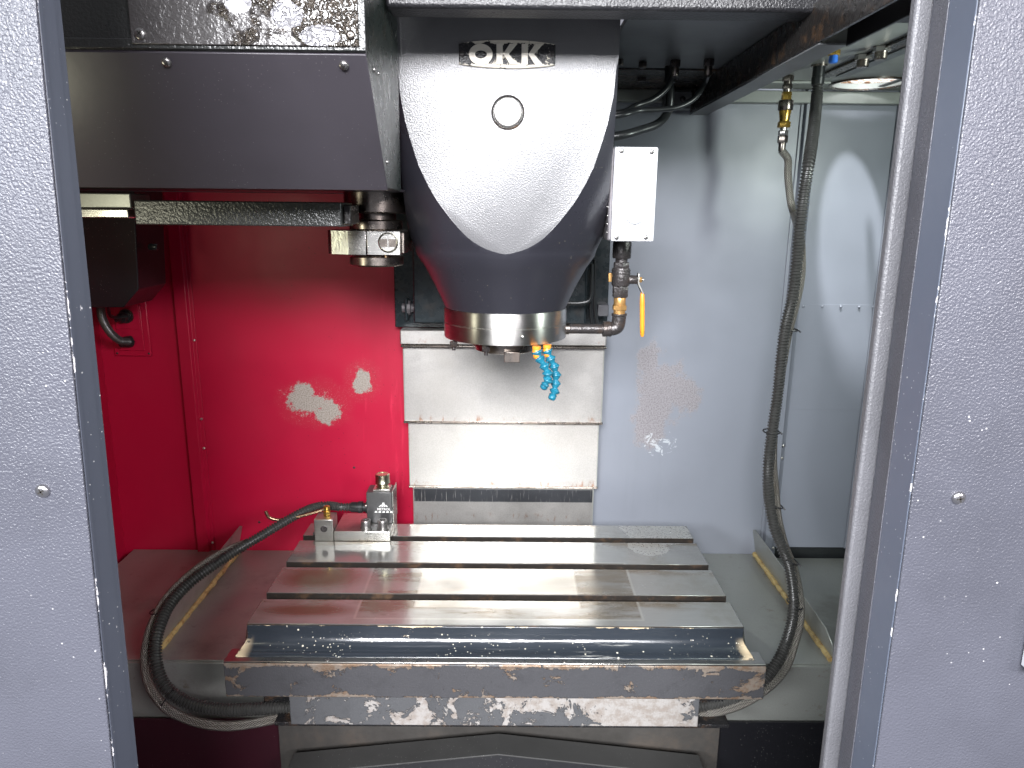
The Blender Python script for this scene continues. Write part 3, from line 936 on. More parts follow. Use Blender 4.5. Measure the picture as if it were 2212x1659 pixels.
obj('socket_plate', box(cc.x - .032, cc.x + .034, yf - .0155, yf - .0135, cc.z - .036, cc.z + .034), M['red'], sk, bevel=.001)
for i_, (a, b) in enumerate(((.008, .008), (.095, .008), (.008, .155), (.095, .155))):
    bolt(sk, (s0.x + a, yf - .008, s0.z - b), r=.003, h=.002, m='recess')
pg1 = obj('plug', lathe([(.017, 0), (.017, .006), (.014, .008), (.014, .022), (.008, .026), (.006, .040)], (cc.x, yf - .0158, cc.z), (-.25, -1, -.15), 20), M['rubber'], sk)
obj('plug_collar', lathe([(.0195, 0), (.0195, .005)], (cc.x, yf - .0157, cc.z), (-.0, -1, 0), 20), M['rusty_dark'], sk)
c2 = at(280, 738, Y=1.985)
obj('gland', lathe([(.016, 0), (.016, .012), (.013, .024), (.012, .03)], (c2.x, yf - .0133, c2.z), (-.5, -1, 0), 20), M['rubber'], sk)
t_ = obj('black_cable', tube([at(274, 684, Y=1.955), at(250, 686, Y=1.93), at(237, 680, Y=1.90), at(233, 655, Y=1.86), at(232, 640, Y=1.82)], .0045, 10), M['rubber'])
tag(t_, 'thin black cable from the upper plug of the red wall socket', 'cable')
t_ = obj('corrugated_cable', tube([at(276, 738, Y=1.955), at(258, 735, Y=1.92), at(238, 718, Y=1.88), at(222, 690, Y=1.83), at(217, 660, Y=1.79), at(217, 640, Y=1.78)], .0105, 12, ribs=(.006, .0024)), M['rib'])
tag(t_, 'thick black corrugated cable curving into the lower gland of the red socket', 'cable')

# ================================================================ column and telescopic covers
cl = thing('machine_column', 'dark column face behind the spindle head', 'column', (-.01, 1.97, 1.40))
obj('column_body', box(-.302, .268, 1.952, YW + .10, 1.405, 2.3), M['column'], cl, bevel=.002)
obj('slide_plate', box(-.24, .20, 1.86, 1.951, 1.43, 2.2), M['column'], cl, bevel=.004)
kb = at(880, 664, Y=1.94)
kn = obj('clamp_knob', lathe([(.012, 0), (.012, .012), (.019, .014), (.019, .022), (.012, .024), (.010, .032)], (kb.x - .012, 1.93, kb.z), (1, 0, 0), 10), M['boxside'], cl)
obj('clamp_bracket', box(kb.x - .004, kb.x + .004, 1.915, 1.95, kb.z - .032, kb.z + .028), M['column'], cl, bevel=.002)
gb = at(1301, 668, Y=1.90)
obj('rubber_stop', box(gb.x - .014, gb.x + .014, 1.88, 1.951, gb.z - .016, gb.z + .014), M['blockgrey'], cl, bevel=.002)

zc_ = thing('telescopic_cover', 'stepped stainless telescopic way cover below the spindle head', 'cover', (-.01, 1.95, .80))
obj('top_bar', box(-.283, .262, 1.905, 1.952, 1.366, 1.405), M['cover'], zc_, bevel=.003)
obj('top_flange', box(-.281, .262, 1.900, 1.9205, 1.3595, 1.3655), M['steel_dark'], zc_, bevel=.0015)
for x0, x1, y, zb, zt in ((-.277, .258, 1.922, 1.150, 1.359), (-.269, .253, 1.937, .958, 1.1485), (-.262, .247, 1.951, .78, .9565)):
    cseg = obj('cover_segment', box(x0, x1, y, y + .010, zb, zt), M['cover'], zc_, bevel=.0012)
    if zb > .8:
        obj('wiper_edge', box(x0 - .004, x1 + .004, y - .0035, y + .004, zb - .004, zb + .003), M['steel_dark'], cseg, bevel=.0012)
    obj('side_fold', box(x0 - .0015, x0 + .0015, y - .001, y + .05, zb + .003, zt - .002), M['tray'], cseg)
    obj('side_fold', box(x1 - .0015, x1 + .0015, y - .001, y + .05, zb + .003, zt - .002), M['tray'], cseg)

# ================================================================ spindle head
XS, YS = -.005, 1.570                         # spindle axis
HW, YF = .1965, 1.380                         # half width and front plane
dF = YS - YF
ztab = []
for py, half in ((20, 258), (100, 245), (149, 236), (202, 231), (264, 219), (317, 203), (360, 189), (397, 171), (432, 151), (463, 128), (492, 104), (516, 80), (535, 50), (545, 22), (549, 4)):
    a = at(1100, py, Y=YF); b = at(1100 + half, py, Y=YF)
    ztab.append((a.z, math.hypot((b - a).length, dF)))
ztab.sort()
zb_ = ztab[0][0]; zr = 1.512
low = [(zr, .1295), (zr + .012, .1345), (zr + .05, .152), (zr + .085, .1705), (zb_ - .012, .1865)]
prof = low + [z for z in ztab]
prof += [(2.40, prof[-1][1] + .02)]
nA = 72; hv = []; hf = []
for z, r in prof:
    ring = []
    for k in range(nA + 1):
        a = PI + PI * k / nA
        ring.append((XS + r * math.cos(a), YS + r * math.sin(a), z))
    ring.append((XS + r, 1.84, z)); ring.append((XS - r, 1.84, z))
    hv += ring
nR = nA + 3
for i in range(len(prof) - 1):
    for k in range(nR):
        j = (k + 1) % nR
        hf.append((i * nR + k, i * nR + j, (i + 1) * nR + j, (i + 1) * nR + k))
hf.append(tuple(range(nR - 1, -1, -1))); hf.append(tuple(range((len(prof) - 1) * nR, len(prof) * nR)))


def raw(name, geo):
    me = bpy.data.meshes.new(name); me.from_pydata([tuple(c) for c in geo[0]], [], geo[1])
    b = bmesh.new(); b.from_mesh(me); bmesh.ops.recalc_face_normals(b, faces=b.faces); b.to_mesh(me); b.free()
    o = bpy.data.objects.new(name, me); COL.objects.link(o); return o


def boolean(a, b, op):
    md = a.modifiers.new('b', 'BOOLEAN'); md.operation = op; md.object = b; md.solver = 'EXACT'
    dg = bpy.context.evaluated_depsgraph_get(); dg.update()
    me = bpy.data.meshes.new_from_object(a.evaluated_get(dg))
    v = [tuple(x.co) for x in me.vertices]; f = [tuple(p.vertices) for p in me.polygons]
    for o in (a, b):
        bpy.data.objects.remove(o)
    return v, f


rev = raw('revolved', (hv, hf))
bxm = raw('block', box(XS - HW, XS + HW, YF, 1.838, zr - .01, 2.34))
hg = boolean(rev, bxm, 'INTERSECT')
sh = thing('spindle_head', 'large dark spindle head with white-lit shield front and OKK nameplate', 'spindle head', (XS, YS, 1.42))
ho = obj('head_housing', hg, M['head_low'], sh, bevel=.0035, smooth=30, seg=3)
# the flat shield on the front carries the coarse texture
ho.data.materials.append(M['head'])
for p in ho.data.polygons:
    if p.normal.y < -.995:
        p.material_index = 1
# sight plug
pp = at(1097, 243, Y=YF)
obj('plug_ring', lathe([(.0295, -.001), (.0295, .0015), (.0275, .0025), (.0262, .0010), (.0262, -.001)], (pp.x, YF, pp.z), (0, -1, 0), 48, 0, False), M['rusty_dark'], sh, smooth=25)
obj('plug_cap', lathe([(.0255, .0), (.0255, .0016), (.0235, .0030), (.019, .0026), (.015, .0014), (.0004, .0010)], (pp.x, YF - .0002, pp.z), (0, -1, 0), 48), M['zinc'], sh, smooth=50)
# nameplate with raised letters
n0 = at(990, 118, Y=YF); n1 = at(1201, 118, Y=YF)
nz_t = at(1096, 87, Y=YF).z; nz_b = at(1096, 149, Y=YF).z
ncx, ncz, nhw, nhh = (n0.x + n1.x) / 2, (nz_t + nz_b) / 2, (n1.x - n0.x) / 2, (nz_t - nz_b) / 2
pts = []
for k in range(25):
    s_ = -1 + 2 * k / 24; pts.append((ncx + nhw * s_ * .985, ncz + nhh * (1 - .27 * abs(s_) ** 2.2)))
for k in range(25):
    s_ = 1 - 2 * k / 24; pts.append((ncx + nhw * s_ * .985, ncz - nhh * (1 - .27 * abs(s_) ** 2.2)))
npl = obj('nameplate', prism(pts, 'y', YF - .004, YF - .0002), M['plate'], sh, bevel=.0015)
LH = nhh * .72; yl0, yl1 = YF - .0062, YF - .0042


def letter_o(cx_, cz_, rx, rz, th):
    n = 40; v = []; f = []
    for y in (yl0, yl1):
        for a, b in ((rx, rz), (rx - th, rz - th)):
            for k in range(n):
                t = 2 * PI * k / n; v.append((cx_ + a * math.cos(t), y, cz_ + b * math.sin(t)))
    for k in range(n):
        j = (k + 1) % n
        f += [(k, j, n + j, n + k), (2 * n + k, 3 * n + k, 3 * n + j, 2 * n + j), (k, 2 * n + k, 2 * n + j, j), (n + k, n + j, 3 * n + j, 3 * n + k)]
    return v, f


def letter_k(x, w_):
    zb2, zt2 = ncz - LH, ncz + LH; st = w_ * .30
    stem = prism([(x, zb2), (x + st, zb2), (x + st, zt2), (x, zt2)], 'y', yl0, yl1)
    mz = ncz
    arms = prism([(x + st + .0006, mz), (x + w_ * .64, zt2), (x + w_, zt2), (x + w_ * .60, mz + .000), (x + w_ * 1.02, zb2), (x + w_ * .66, zb2)], 'y', yl0, yl1)
    return join(stem, arms)


u_ = 2 * nhw / 640.0                           # plate width is 640 units in the photo crop
obj('letter', letter_o(n0.x + 148 * u_, ncz - .001, 78 * u_, LH * 1.02, 40 * u_), M['silver'], npl, smooth=40, bevel=.0004)
obj('letter', letter_k(n0.x + 250 * u_, 136 * u_), M['silver'], npl, bevel=.0004)
obj('letter', letter_k(n0.x + 414 * u_, 138 * u_), M['silver'], npl, bevel=.0004)
for px in (998, 1192):
    p = at(px, 116, Y=YF - .004)
    screw_full(npl, (p.x, YF - .004, p.z), r=.005, h=.0015, rot=.4, m='malleable')
# nose flange, spindle nose, drive key
obj('nose_flange', lathe([(.122, 1.4465), (.1305, 1.4485), (.1315, 1.4505), (.1315, 1.4795), (.1302, 1.4805), (.1302, 1.4815), (.1315, 1.4825), (.1315, 1.509), (.1300, 1.5115), (.10, 1.5117)], (XS, YS, 0), (0, 0, 1), 96), M['steel_turn'], sh, smooth=40)
obj('spindle_nose', lathe([(.030, 1.4165), (.060, 1.417), (.0645, 1.4195), (.0645, 1.4255), (.0665, 1.4265), (.0665, 1.431), (.072, 1.432), (.072, 1.4385), (.082, 1.440), (.082, 1.4464)], (XS, YS, 0), (0, 0, 1), 64), M['steel_dark'], sh, smooth=40)
kk = at(1106, 771, Y=1.50)
obj('drive_key', box(kk.x - .0165, kk.x + .0165, 1.490, 1.518, kk.z - .0105, kk.z + .012), M['steel_dark'], sh, bevel=.0012)
for px, py, rr_ in ((980, 741, .009), (1050, 752, .009)):
    p = at(px, py, Y=1.47 if px > 1000 else 1.50)
    lo = p.z - .007
    b_ = obj('hex_plug', hexa((p.x, p.y, 1.4463), (0, 0, -1), rr_, 1.4463 - lo), M['malleable'], sh)
    obj('tip', cyl((p.x, p.y, lo), (0, 0, -1), .004, .008, 12), M['malleable'], b_)
oz = at(1246, 735, Y=1.45)
bolt(sh, at(1129, 728, Y=1.4375), r=.003, h=.0015, m='zinc')

# ---- segmented coolant nozzles
def nozzle(nodes, label, Y0, scale=1.0):
    P = [at(x, y, Y=Y0 + dy) for x, y, dy in nodes]
    t = thing('coolant_nozzle', label, 'nozzle', P[0], 'segmented blue coolant nozzles')
    r = .0096 * scale
    top = Vector((P[0].x, P[0].y, 1.4462))
    fit = obj('fitting', lathe([(.0085, 0), (.0085, .006), (.0075, .007), (.0085, .010), (.0085, .014), (.0055, .016)], top, (0, 0, -1), 20), M['orange2'], t)
    obj('ball', lathe([(.005, 0), (.0075, .003), (.0070, .007), (.0045, .010)], top + Vector((0, 0, -.015)), P[1] - top, 16), M['orange2'], fit)
    for i in range(1, len(P) - 1):
        a, b = P[i], P[i + 1]; d = b - a; L = d.length
        pr = [(r * .70, -.0030), (r * 1.0, -.0022), (r * 1.16, -.0006), (r * 1.16, .0010), (r * 1.02, .0018), (r * .98, .0030), (r * .55, L * .55), (r * .55, L * .62), (r * .78, L * .74), (r * .92, L * .86), (r * .80, L * 1.02), (r * .4, L * 1.08)]
        obj('segment', lathe(pr, a, d, 20), M['blue'], t, smooth=55)
    a, b = P[-2], P[-1]; d = (b - a).normalized()
    obj('tip', lathe([(r * .5, -.006), (r * .62, -.002), (r * .85, .003), (r * .80, .007), (r * .5, .0095), (r * .35, .0095)], b, d, 20), M['blue'], t, smooth=55)
    return t


nozzle([(1159, 750, 0), (1160, 760, 0), (1166, 775, 0), (1176, 790, -.004), (1183, 806, -.006), (1184, 820, -.006), (1177, 832, -.004)],
       'left blue segmented coolant nozzle curling under its orange fitting', 1.452)
nozzle([(1182, 748, 0), (1182, 758, 0), (1189, 775, 0), (1197, 791, 0), (1201, 809, 0), (1200, 828, 0), (1198, 845, -.002), (1194, 855, -.006)],
       'right blue segmented coolant nozzle hanging lower on its orange fitting', 1.470)

# ================================================================ junction box on the head
J0 = at(1328, 318, Y=1.445); J1 = at(1412, 521, Y=1.445)
jb = thing('junction_box', 'pale rectangular junction box with round button on the right of the head', 'box', ((J0.x + J1.x) / 2, 1.47, J1.z))
jw = .0015
obj('box_body', box(J0.x - .006, J1.x - .004, 1.4545, 1.53, J1.z, J0.z), M['boxside'], jb, bevel=.003)
lid = obj('lid', box(J0.x, J1.x, 1.445, 1.454, J1.z - .001, J0.z + .001), M['lid'], jb, bevel=.003, seg=3)
for px, py in ((1343, 326), (1408, 328), (1332, 513), (1395, 513)):
    p = at(px, py, Y=1.445)
    s_ = screw_full(lid, (p.x, 1.445, p.z), r=.0048, h=.0022, rot=.8, m='bolt_dark')
p = at(1371, 463, Y=1.445)
obj('push_button', lathe([(.0185, 0), (.0185, .004), (.0165, .006), (.0004, .0064)], (p.x, 1.4449, p.z), (0, -1, 0), 36), M['lid'], jb, smooth=40)
for k in range(9):
    zz = J0.z - .03 - k * .016
    bolt(jb, (J0.x - .0062, 1.462, zz), d=(-1, 0, 0), r=.0028, h=.002, m='bolt_dark')

# ================================================================ coolant valve and pipe right of the spindle nose
YV = 1.575
vp = lambda x, y: at(x, y, Y=YV)
vx = vp(1341, 600).x
pxm = (vp(1351, 600) - vp(1341, 600)).length / 10
vz = lambda y: vp(1341, y).z
va = thing('ball_valve', 'oily ball valve with orange lever on a vertical coolant pipe', 'valve', (vx, YV, vz(724)))


def stack(name, y0_, y1_, r0_, m, kind='round', parent=va, xo=0):
    za, zb2 = vz(y1_), vz(y0_); h = zb2 - za
    if kind == 'hex':
        return obj(name, hexa((vx + xo, YV, za), (0, 0, 1), r0_ * pxm * 1.08, h), M[m], parent)
    return obj(name, lathe([(r0_ * pxm * .94, 0), (r0_ * pxm, h * .08), (r0_ * pxm, h * .92), (r0_ * pxm * .94, h)], (vx + xo, YV, za), (0, 0, 1), 28), M[m], parent)


stack('gland', 520, 558, 20, 'malleable')
stack('nipple', 556, 568, 13, 'malleable')
stack('valve_nut', 566, 582, 16.5, 'malleable', 'hex')
vb = stack('valve_body', 579, 617, 19.5, 'malleable')
for yy in (586, 592):
    obj('ridge', lathe([(19 * pxm, 0), (20.6 * pxm, .001), (20.6 * pxm, .003), (19 * pxm, .004)], (vx, YV, vz(yy)), (0, 0, 1), 28), M['malleable'], vb)
stack('valve_tail', 616, 642, 16.5, 'malleable', 'hex')
stack('brass_sleeve', 641, 663, 13, 'brass2')
stack('brass_nut', 659, 670, 15, 'brass2', 'hex')
stack('brass_thread', 669, 679, 12.6, 'brass2')
el0 = Vector((vx, YV, vz(677))); elz = vz(711)
obj('elbow', tube([el0, Vector((vx, YV, vz(690))), Vector((vx - .003, YV, elz + .006)), Vector((vx - .012, YV, elz + .001)), Vector((vx - .024, YV, elz)), Vector((vx - .034, YV, elz))],
                  lambda s: .0168 if (s < .006 or s > .044) else .0150, 24, step=.002), M['malleable'], va)
pe = at(1223, 711, Y=YV)
obj('pipe', cyl((vx - .033, YV, elz), (-1, 0, 0), .0108, vx - .033 - (XS + .128), 24), M['malleable'], va)
obj('pipe_collar', cyl((XS + .139, YV, elz), (-1, 0, 0), .0125, .010, 24), M['steel_dark'], va)
st0 = vp(1359, 604)
obj('stem_boss', lathe([(9 * pxm, 0), (9.5 * pxm, .003), (9.5 * pxm, .016), (8.6 * pxm, .018)], (vx + 17 * pxm, YV, st0.z), (1, 0, 0), 20), M['malleable'], va)
hx = vp(1378, 604).x
lev = prism([(hx - .0012, vp(1380, 590).z), (hx + .0022, vp(1380, 590).z), (hx + .0022, vp(1380, 612).z), (vp(1389, 634).x + .0012, vp(1389, 634).z), (vp(1389, 634).x - .003, vp(1389, 634).z), (hx - .0012, vp(1380, 613).z)], 'y', YV - .008, YV + .008)
lv = obj('lever', lev, M['zinc'], va, bevel=.0006)
g0 = vp(1387, 632); g1 = vp(1387, 727)
obj('lever_grip', lathe([(.0032, 0), (.0045, .004), (.0052, .02), (.0050, .075), (.0044, .090), (.0025, .0955)], (g0.x, YV - .002, g0.z), g1 - g0, 18), M['orange'], lv, smooth=60)
obj('lever_nut', hexa((hx + .0022, YV, st0.z), (1, 0, 0), .0065, .006), M['brass2'], lv)
obj('lever_stud', cyl((hx + .008, YV, st0.z), (1, 0, 0), .003, .004, 12), M['zinc'], lv)
bt = vp(1319, 601)
obj('brass_tag', box(bt.x - .003, vx - .012, YV + .012, YV + .02, bt.z - .009, bt.z + .010), M['brass2'], va, bevel=.001)

# dark pipes on the column seen between head and valve
for pth, r_, lab in (([at(1278, 570, Y=1.80), at(1278, 610, Y=1.80), at(1277, 640, Y=1.80), at(1270, 651, Y=1.80), at(1250, 655, Y=1.80), at(1225, 655, Y=1.80)], .005, 'bent oily pipe behind the head turning left above the nose'),
                     ([at(1284, 560, Y=1.83), at(1284, 640, Y=1.83), at(1287, 680, Y=1.83), at(1292, 708, Y=1.83)], .0045, 'slim black pipe on the column beside the grey rubber stop'),
                     ([at(1276, 640, Y=1.84), at(1277, 680, Y=1.84), at(1281, 708, Y=1.84)], .0045, 'short black pipe on the column nearest the nose')):
    tag(obj('oil_pipe', tube(pth, r_, 10), M['rubber']), lab, 'pipe')

# ================================================================ tool change arm
YA_ = 1.50
ax = at(813, 524, Y=YA_); pA = (at(823, 524, Y=YA_) - ax).length / 10
ta = thing('tool_change_arm', 'steel tool change arm with round collars hanging left of the head', 'tool changer', (ax.x, YA_, at(813, 575, Y=YA_).z))
az = lambda y: at(813, y, Y=YA_).z


def collar(name, y0_, y1_, r, m='steel_dark'):
    za, zb2 = az(y1_), az(y0_); h = zb2 - za
    return obj(name, lathe([(r * pA - .003, 0), (r * pA, .003), (r * pA, h - .003), (r * pA - .003, h)], (ax.x, YA_, za), (0, 0, 1), 48), M[m], ta)


collar('upper_collar', 412, 461, 66)
collar('neck', 458, 478, 44)
collar('lower_collar', 474, 497, 57)
collar('hub', 551, 573, 58)
yA = lambda px: at(px, 524, Y=1.44).x
zt_, zb2 = at(790, 498, Y=1.44).z, at(790, 551, Y=1.44).z
plan = [(yA(702), 1.485), (yA(703), 1.462), (yA(713), 1.450), (yA(754), 1.437), (yA(791), 1.437), (yA(791), 1.55), (yA(740), 1.56), (yA(705), 1.54)]
arm = obj('arm', prism(plan, 'z', zb2, zt_), M['steel'], ta, bevel=.001)
rp = [(yA(713.5), 1.4496), (yA(753.5), 1.4364), (yA(753.5), 1.4378), (yA(713.5), 1.4510)]
obj('ribbed_face', prism(rp, 'z', zb2 + .001, zt_ - .001), M['steel_rib'], arm)
gx0, gx1 = yA(793), yA(865)
zg0, zg1 = at(830, 499, Y=1.44).z, at(830, 551, Y=1.44).z
gb_ = obj('gripper_block', box(gx0, gx1, 1.436, 1.55, zg1, zg0), M['steel'], ta, bevel=.001)
pc2 = at(838.5, 524, Y=1.436)
obj('pin_ring', lathe([(.0192, 0), (.0192, .0022), (.0178, .003), (.0172, .0004), (.0172, 0)], (pc2.x, 1.4358, pc2.z), (0, -1, 0), 40, 0, False), M['capgold'], gb_, smooth=30)
pin = obj('pin', lathe([(.0168, 0), (.0168, .0022), (.016, .003), (.0004, .003)], (pc2.x, 1.4357, pc2.z), (0, -1, 0), 40), M['steel'], gb_, smooth=30)
for sx in (-1, 1):
    x0 = pc2.x + .0012 if sx > 0 else pc2.x - .0160
    obj('pin_flat', box(x0, x0 + .0148, 1.4322, 1.4326, pc2.z - .0082, pc2.z + .0068), M['steel_dark'], pin)
obj('end_face', box(gx1 + .0005, gx1 + .006, 1.45, 1.56, zg1 + .003, zg0 - .003), M['steel_dark'], ta, bevel=.001)
obj('set_screw', cyl((yA(832), 1.447, zg1), (0, 0, -1), .0035, .005, 12), M['copper'], ta)

# ================================================================ hoses upper right
c1_ = at(1458, 152, Z=ZC - .02); c2_ = at(1530, 150, Z=ZC - .02)


def gland(p, lab, r=.011, m='malleable'):
    g = thing('hose_fitting', lab, 'fitting', (p.x, p.y, ZC - .03), 'fittings under the roof sheet')
    obj('nut', hexa((p.x, p.y, ZC), (0, 0, -1), r, .014), M[m], g)
    obj('sleeve', lathe([(r * .72, .0), (r * .78, .004), (r * .7, .016), (r * .62, .018)], (p.x, p.y, ZC - .014), (0, 0, -1), 16), M['steel_dark'] if m == 'malleable' else M['zinc'], g)
    return g


gland(c1_, 'black hose fitting under the dark roof sheet, nearer the head')
gland(c2_, 'black hose fitting under the dark roof sheet, beside the roof rail')
HR = XS + HW
hose1 = [Vector((HR - .01, 1.60, at(1335, 247, Y=1.60).z)), at(1345, 243, Y=1.60), at(1375, 228, Y=1.62), at(1410, 215, Y=1.63), at(1440, 190, Y=1.64), at(1455, 160, Y=1.645), Vector((c1_.x, c1_.y, ZC - .03))]
hose2 = [Vector((HR - .01, 1.58, at(1335, 255, Y=1.58).z)), at(1347, 248, Y=1.58), at(1380, 239, Y=1.60), at(1420, 237, Y=1.61), at(1465, 231, Y=1.62), at(1500, 212, Y=1.63), at(1522, 180, Y=1.64), Vector((c2_.x, c2_.y, ZC - .03))]
c3_ = at(1447, 175, Y=1.70)
hose3 = [Vector((HR - .01, 1.64, at(1330, 302, Y=1.64).z)), at(1345, 292, Y=1.64), at(1385, 281, Y=1.66), at(1420, 268, Y=1.68), at(1441, 245, Y=1.70), at(1447, 215, Y=1.70), Vector((c3_.x, 1.70, c3_.z))]
tag(obj('black_hose', tube(hose1, .0066, 14), M['rubber']), 'thin black hose from the head up to the left roof fitting', 'hose', 'black hoses from the head to the roof')
tag(obj('black_hose', tube(hose2, .0058, 14), M['rubber']), 'thinnest black hose from the head sweeping up to the right roof fitting', 'hose', 'black hoses from the head to the roof')
tag(obj('black_hose', tube(hose3, .0095, 16), M['rubber']), 'thick black hose from the head bending up, lowest of the three', 'hose', 'black hoses from the head to the roof')
g3 = thing('hose_connector', 'dark connector sleeve at the top of the thick black hose', 'connector', (c3_.x, 1.70, c3_.z))
obj('sleeve', cyl((c3_.x, 1.70, c3_.z - .005), (0, 0, 1), .012, .035, 20, .002), M['rubber'], g3)
obj('nut', hexa((c3_.x, 1.70, c3_.z + .030), (0, 0, 1), .014, ZC - c3_.z - .032), M['malleable'], g3)
for (px, py, r_) in ((1388, 138, .009), (1386, 168, .011), (1341, 132, .006)):
    p = at(px, py, Z=ZC - .004)
    tag(obj('blanking_plug', hexa((p.x, p.y, ZC - .0003), (0, 0, -1), r_, .012), M['malleable']),
        {1388: 'small oily blanking plug in the dark roof sheet left of the hose fittings', 1386: 'larger oily blanking plug at the back of the dark roof sheet', 1341: 'tiny oily plug in the roof sheet beside the head'}[px], 'plug', 'blanking plugs in the roof')

# right roof sheet: brass coupler, conduit fitting, blue cap, plugs
bq = at(1703, 163, Z=ZC); kx = bq.x; ky = bq.y
yq = lambda y: at(1703, y, Y=ky).z
pq = (at(1713, 240, Y=ky) - at(1703, 240, Y=ky)).length / 10
br = thing('brass_coupler', 'brass quick coupler hanging from the right roof sheet', 'coupler', (kx, ky, yq(330)))


def cpl(name, y0_, y1_, ra, rb, m, kind='r', xo=0):
    za, zb3 = yq(y0_), yq(y1_); h = za - zb3; x_ = kx + xo
    if kind == 'h':
        return obj(name, hexa((x_, ky, za), (0, 0, -1), ra * pq * 1.05, h), M[m], br)
    return obj(name, lathe([(ra * pq * .95, 0), (ra * pq, h * .06), (rb * pq, h * .94), (rb * pq * .95, h)], (x_, ky, za), (0, 0, -1), 28), M[m], br)


obj('roof_nut', hexa((kx, ky, ZC - .0002), (0, 0, -1), 12 * pq, max(.008, ZC - yq(176))), M['steel_dark'], br)
cpl('adapter', 174, 200, 8.5, 8.0, 'steel_dark')
cpl('adapter_nut', 182, 193, 10, 10, 'steel_dark', 'h')
cpl('brass_neck', 199, 218, 10, 9, 'brass', 'h')
cpl('knurled_sleeve', 217, 239, 15.5, 15.5, 'steel_dark')
cpl('brass_body', 238, 264, 13, 10, 'brass')
cpl('brass_nut', 263, 276, 13, 13, 'brass', 'h')
cpl('nipple', 275, 283, 7, 7, 'zinc')
cpl('steel_nut', 282, 292, 10, 10, 'zinc', 'h')
cpl('hose_nut', 293, 309, 10.5, 10.5, 'steel_dark', 'h')
cpl('ferrule', 308, 327, 8, 7, 'steel_dark')
air = [Vector((kx, ky, yq(325))), at(1702, 345, Y=ky), at(1702, 375, Y=ky - .01), at(1705, 410, Y=ky - .02), at(1709, 440, Y=ky - .03), at(1716, 465, Y=ky - .03),
       at(1726, 500, Y=1.545), at(1731, 540, Y=1.555), at(1730, 600, Y=1.56), at(1718, 660, Y=1.56), at(1703, 720, Y=1.56), at(1692, 780, Y=1.56), at(1682, 850, Y=1.55), at(1672, 930, Y=1.55),
       at(1670, 1000, Y=1.55), at(1675, 1060, Y=1.54), at(1681, 1120, Y=1.53), at(1696, 1180, Y=1.52), at(1716, 1230, Y=1.50), at(1728, 1290, Y=1.47), at(1728, 1345, Y=1.44), at(1716, 1392, Y=1.42), at(1700, 1438, Y=1.39),
       at(1668, 1478, Y=1.36), at(1615, 1515, Y=1.34), at(1560, 1536, Y=1.33), at(1500, 1546, Y=1.33)]
tag(obj('braided_hose', tube(air, .0086, 16, step=.006), M['braid']), 'pale braided hose hanging down beside the right conduit to the table', 'hose')
cf = at(1770, 140, Z=ZC)
cfz = at(1768, 178, Y=cf.y).z
cpf = thing('conduit_fitting', 'black conduit gland under the right roof sheet', 'fitting', (cf.x, cf.y, cfz))
obj('flange', cyl((cf.x, cf.y, ZC - .0002), (0, 0, -1), .0165, .004, 24), M['steel_dark'], cpf)
obj('sleeve', lathe([(.0125, 0), (.0125, .02), (.0135, .021), (.0130, ZC - cfz)], (cf.x, cf.y, ZC - .004), (0, 0, -1), 24), M['rubber'], cpf)
cond = [Vector((cf.x, cf.y, cfz)), at(1764, 215, Y=cf.y - .012), at(1758, 275, Y=(cf.y + 1.50) / 2), at(1748, 345, Y=1.51), at(1735, 430, Y=1.505), at(1727, 500, Y=1.51), at(1722, 560, Y=1.52), at(1712, 640, Y=1.53), at(1697, 705, Y=1.53), at(1688, 770, Y=1.53),
        at(1680, 850, Y=1.53), at(1670, 920, Y=1.53), at(1661, 985, Y=1.53), at(1659, 1040, Y=1.52), at(1663, 1090, Y=1.52), at(1673, 1140, Y=1.51), at(1690, 1185, Y=1.50), at(1706, 1230, Y=1.48), at(1714, 1290, Y=1.455),
        at(1711, 1340, Y=1.43), at(1697, 1390, Y=1.41), at(1678, 1432, Y=1.385), at(1645, 1475, Y=1.36), at(1590, 1510, Y=1.345), at(1500, 1528, Y=1.335)]
co = obj('corrugated_conduit', tube(cond, .0122, 14, ribs=(.0068, .0030)), M['rib'])
tag(co, 'black corrugated conduit hanging from the roof down to the right of the table', 'conduit')


def ties(parent, pxs, Ys, rx, ry, tail=True):
    for (px, py, ang), Y in zip(pxs, Ys):
        p = at(px, py, Y=Y); a = math.radians(ang)
        n = 28; P = []
        ux = Vector((math.cos(a), 0, math.sin(a))); uy = Vector((0, 1, 0))
        for k in range(n + 1):
            t = 2 * PI * k / n; P.append(p + ux * (rx * math.cos(t)) + uy * (ry * math.sin(t)))
        tg = tube(P, .0016, 6, smooth=False)
        parts = [tg]
        if tail:
            e = p + ux * rx
            parts.append(tube([e, e + ux * .003 + Vector((0, -.002, -.002)), e + ux * .006 + Vector((0, -.005, -.005))], .0016, 6))
        v = []; f = []
        for q in parts:
            o = len(v); v += q[0]; f += [tuple(i + o for i in x) for x in q[1]]
        obj('cable_tie', (v, f), M['tie'], parent)


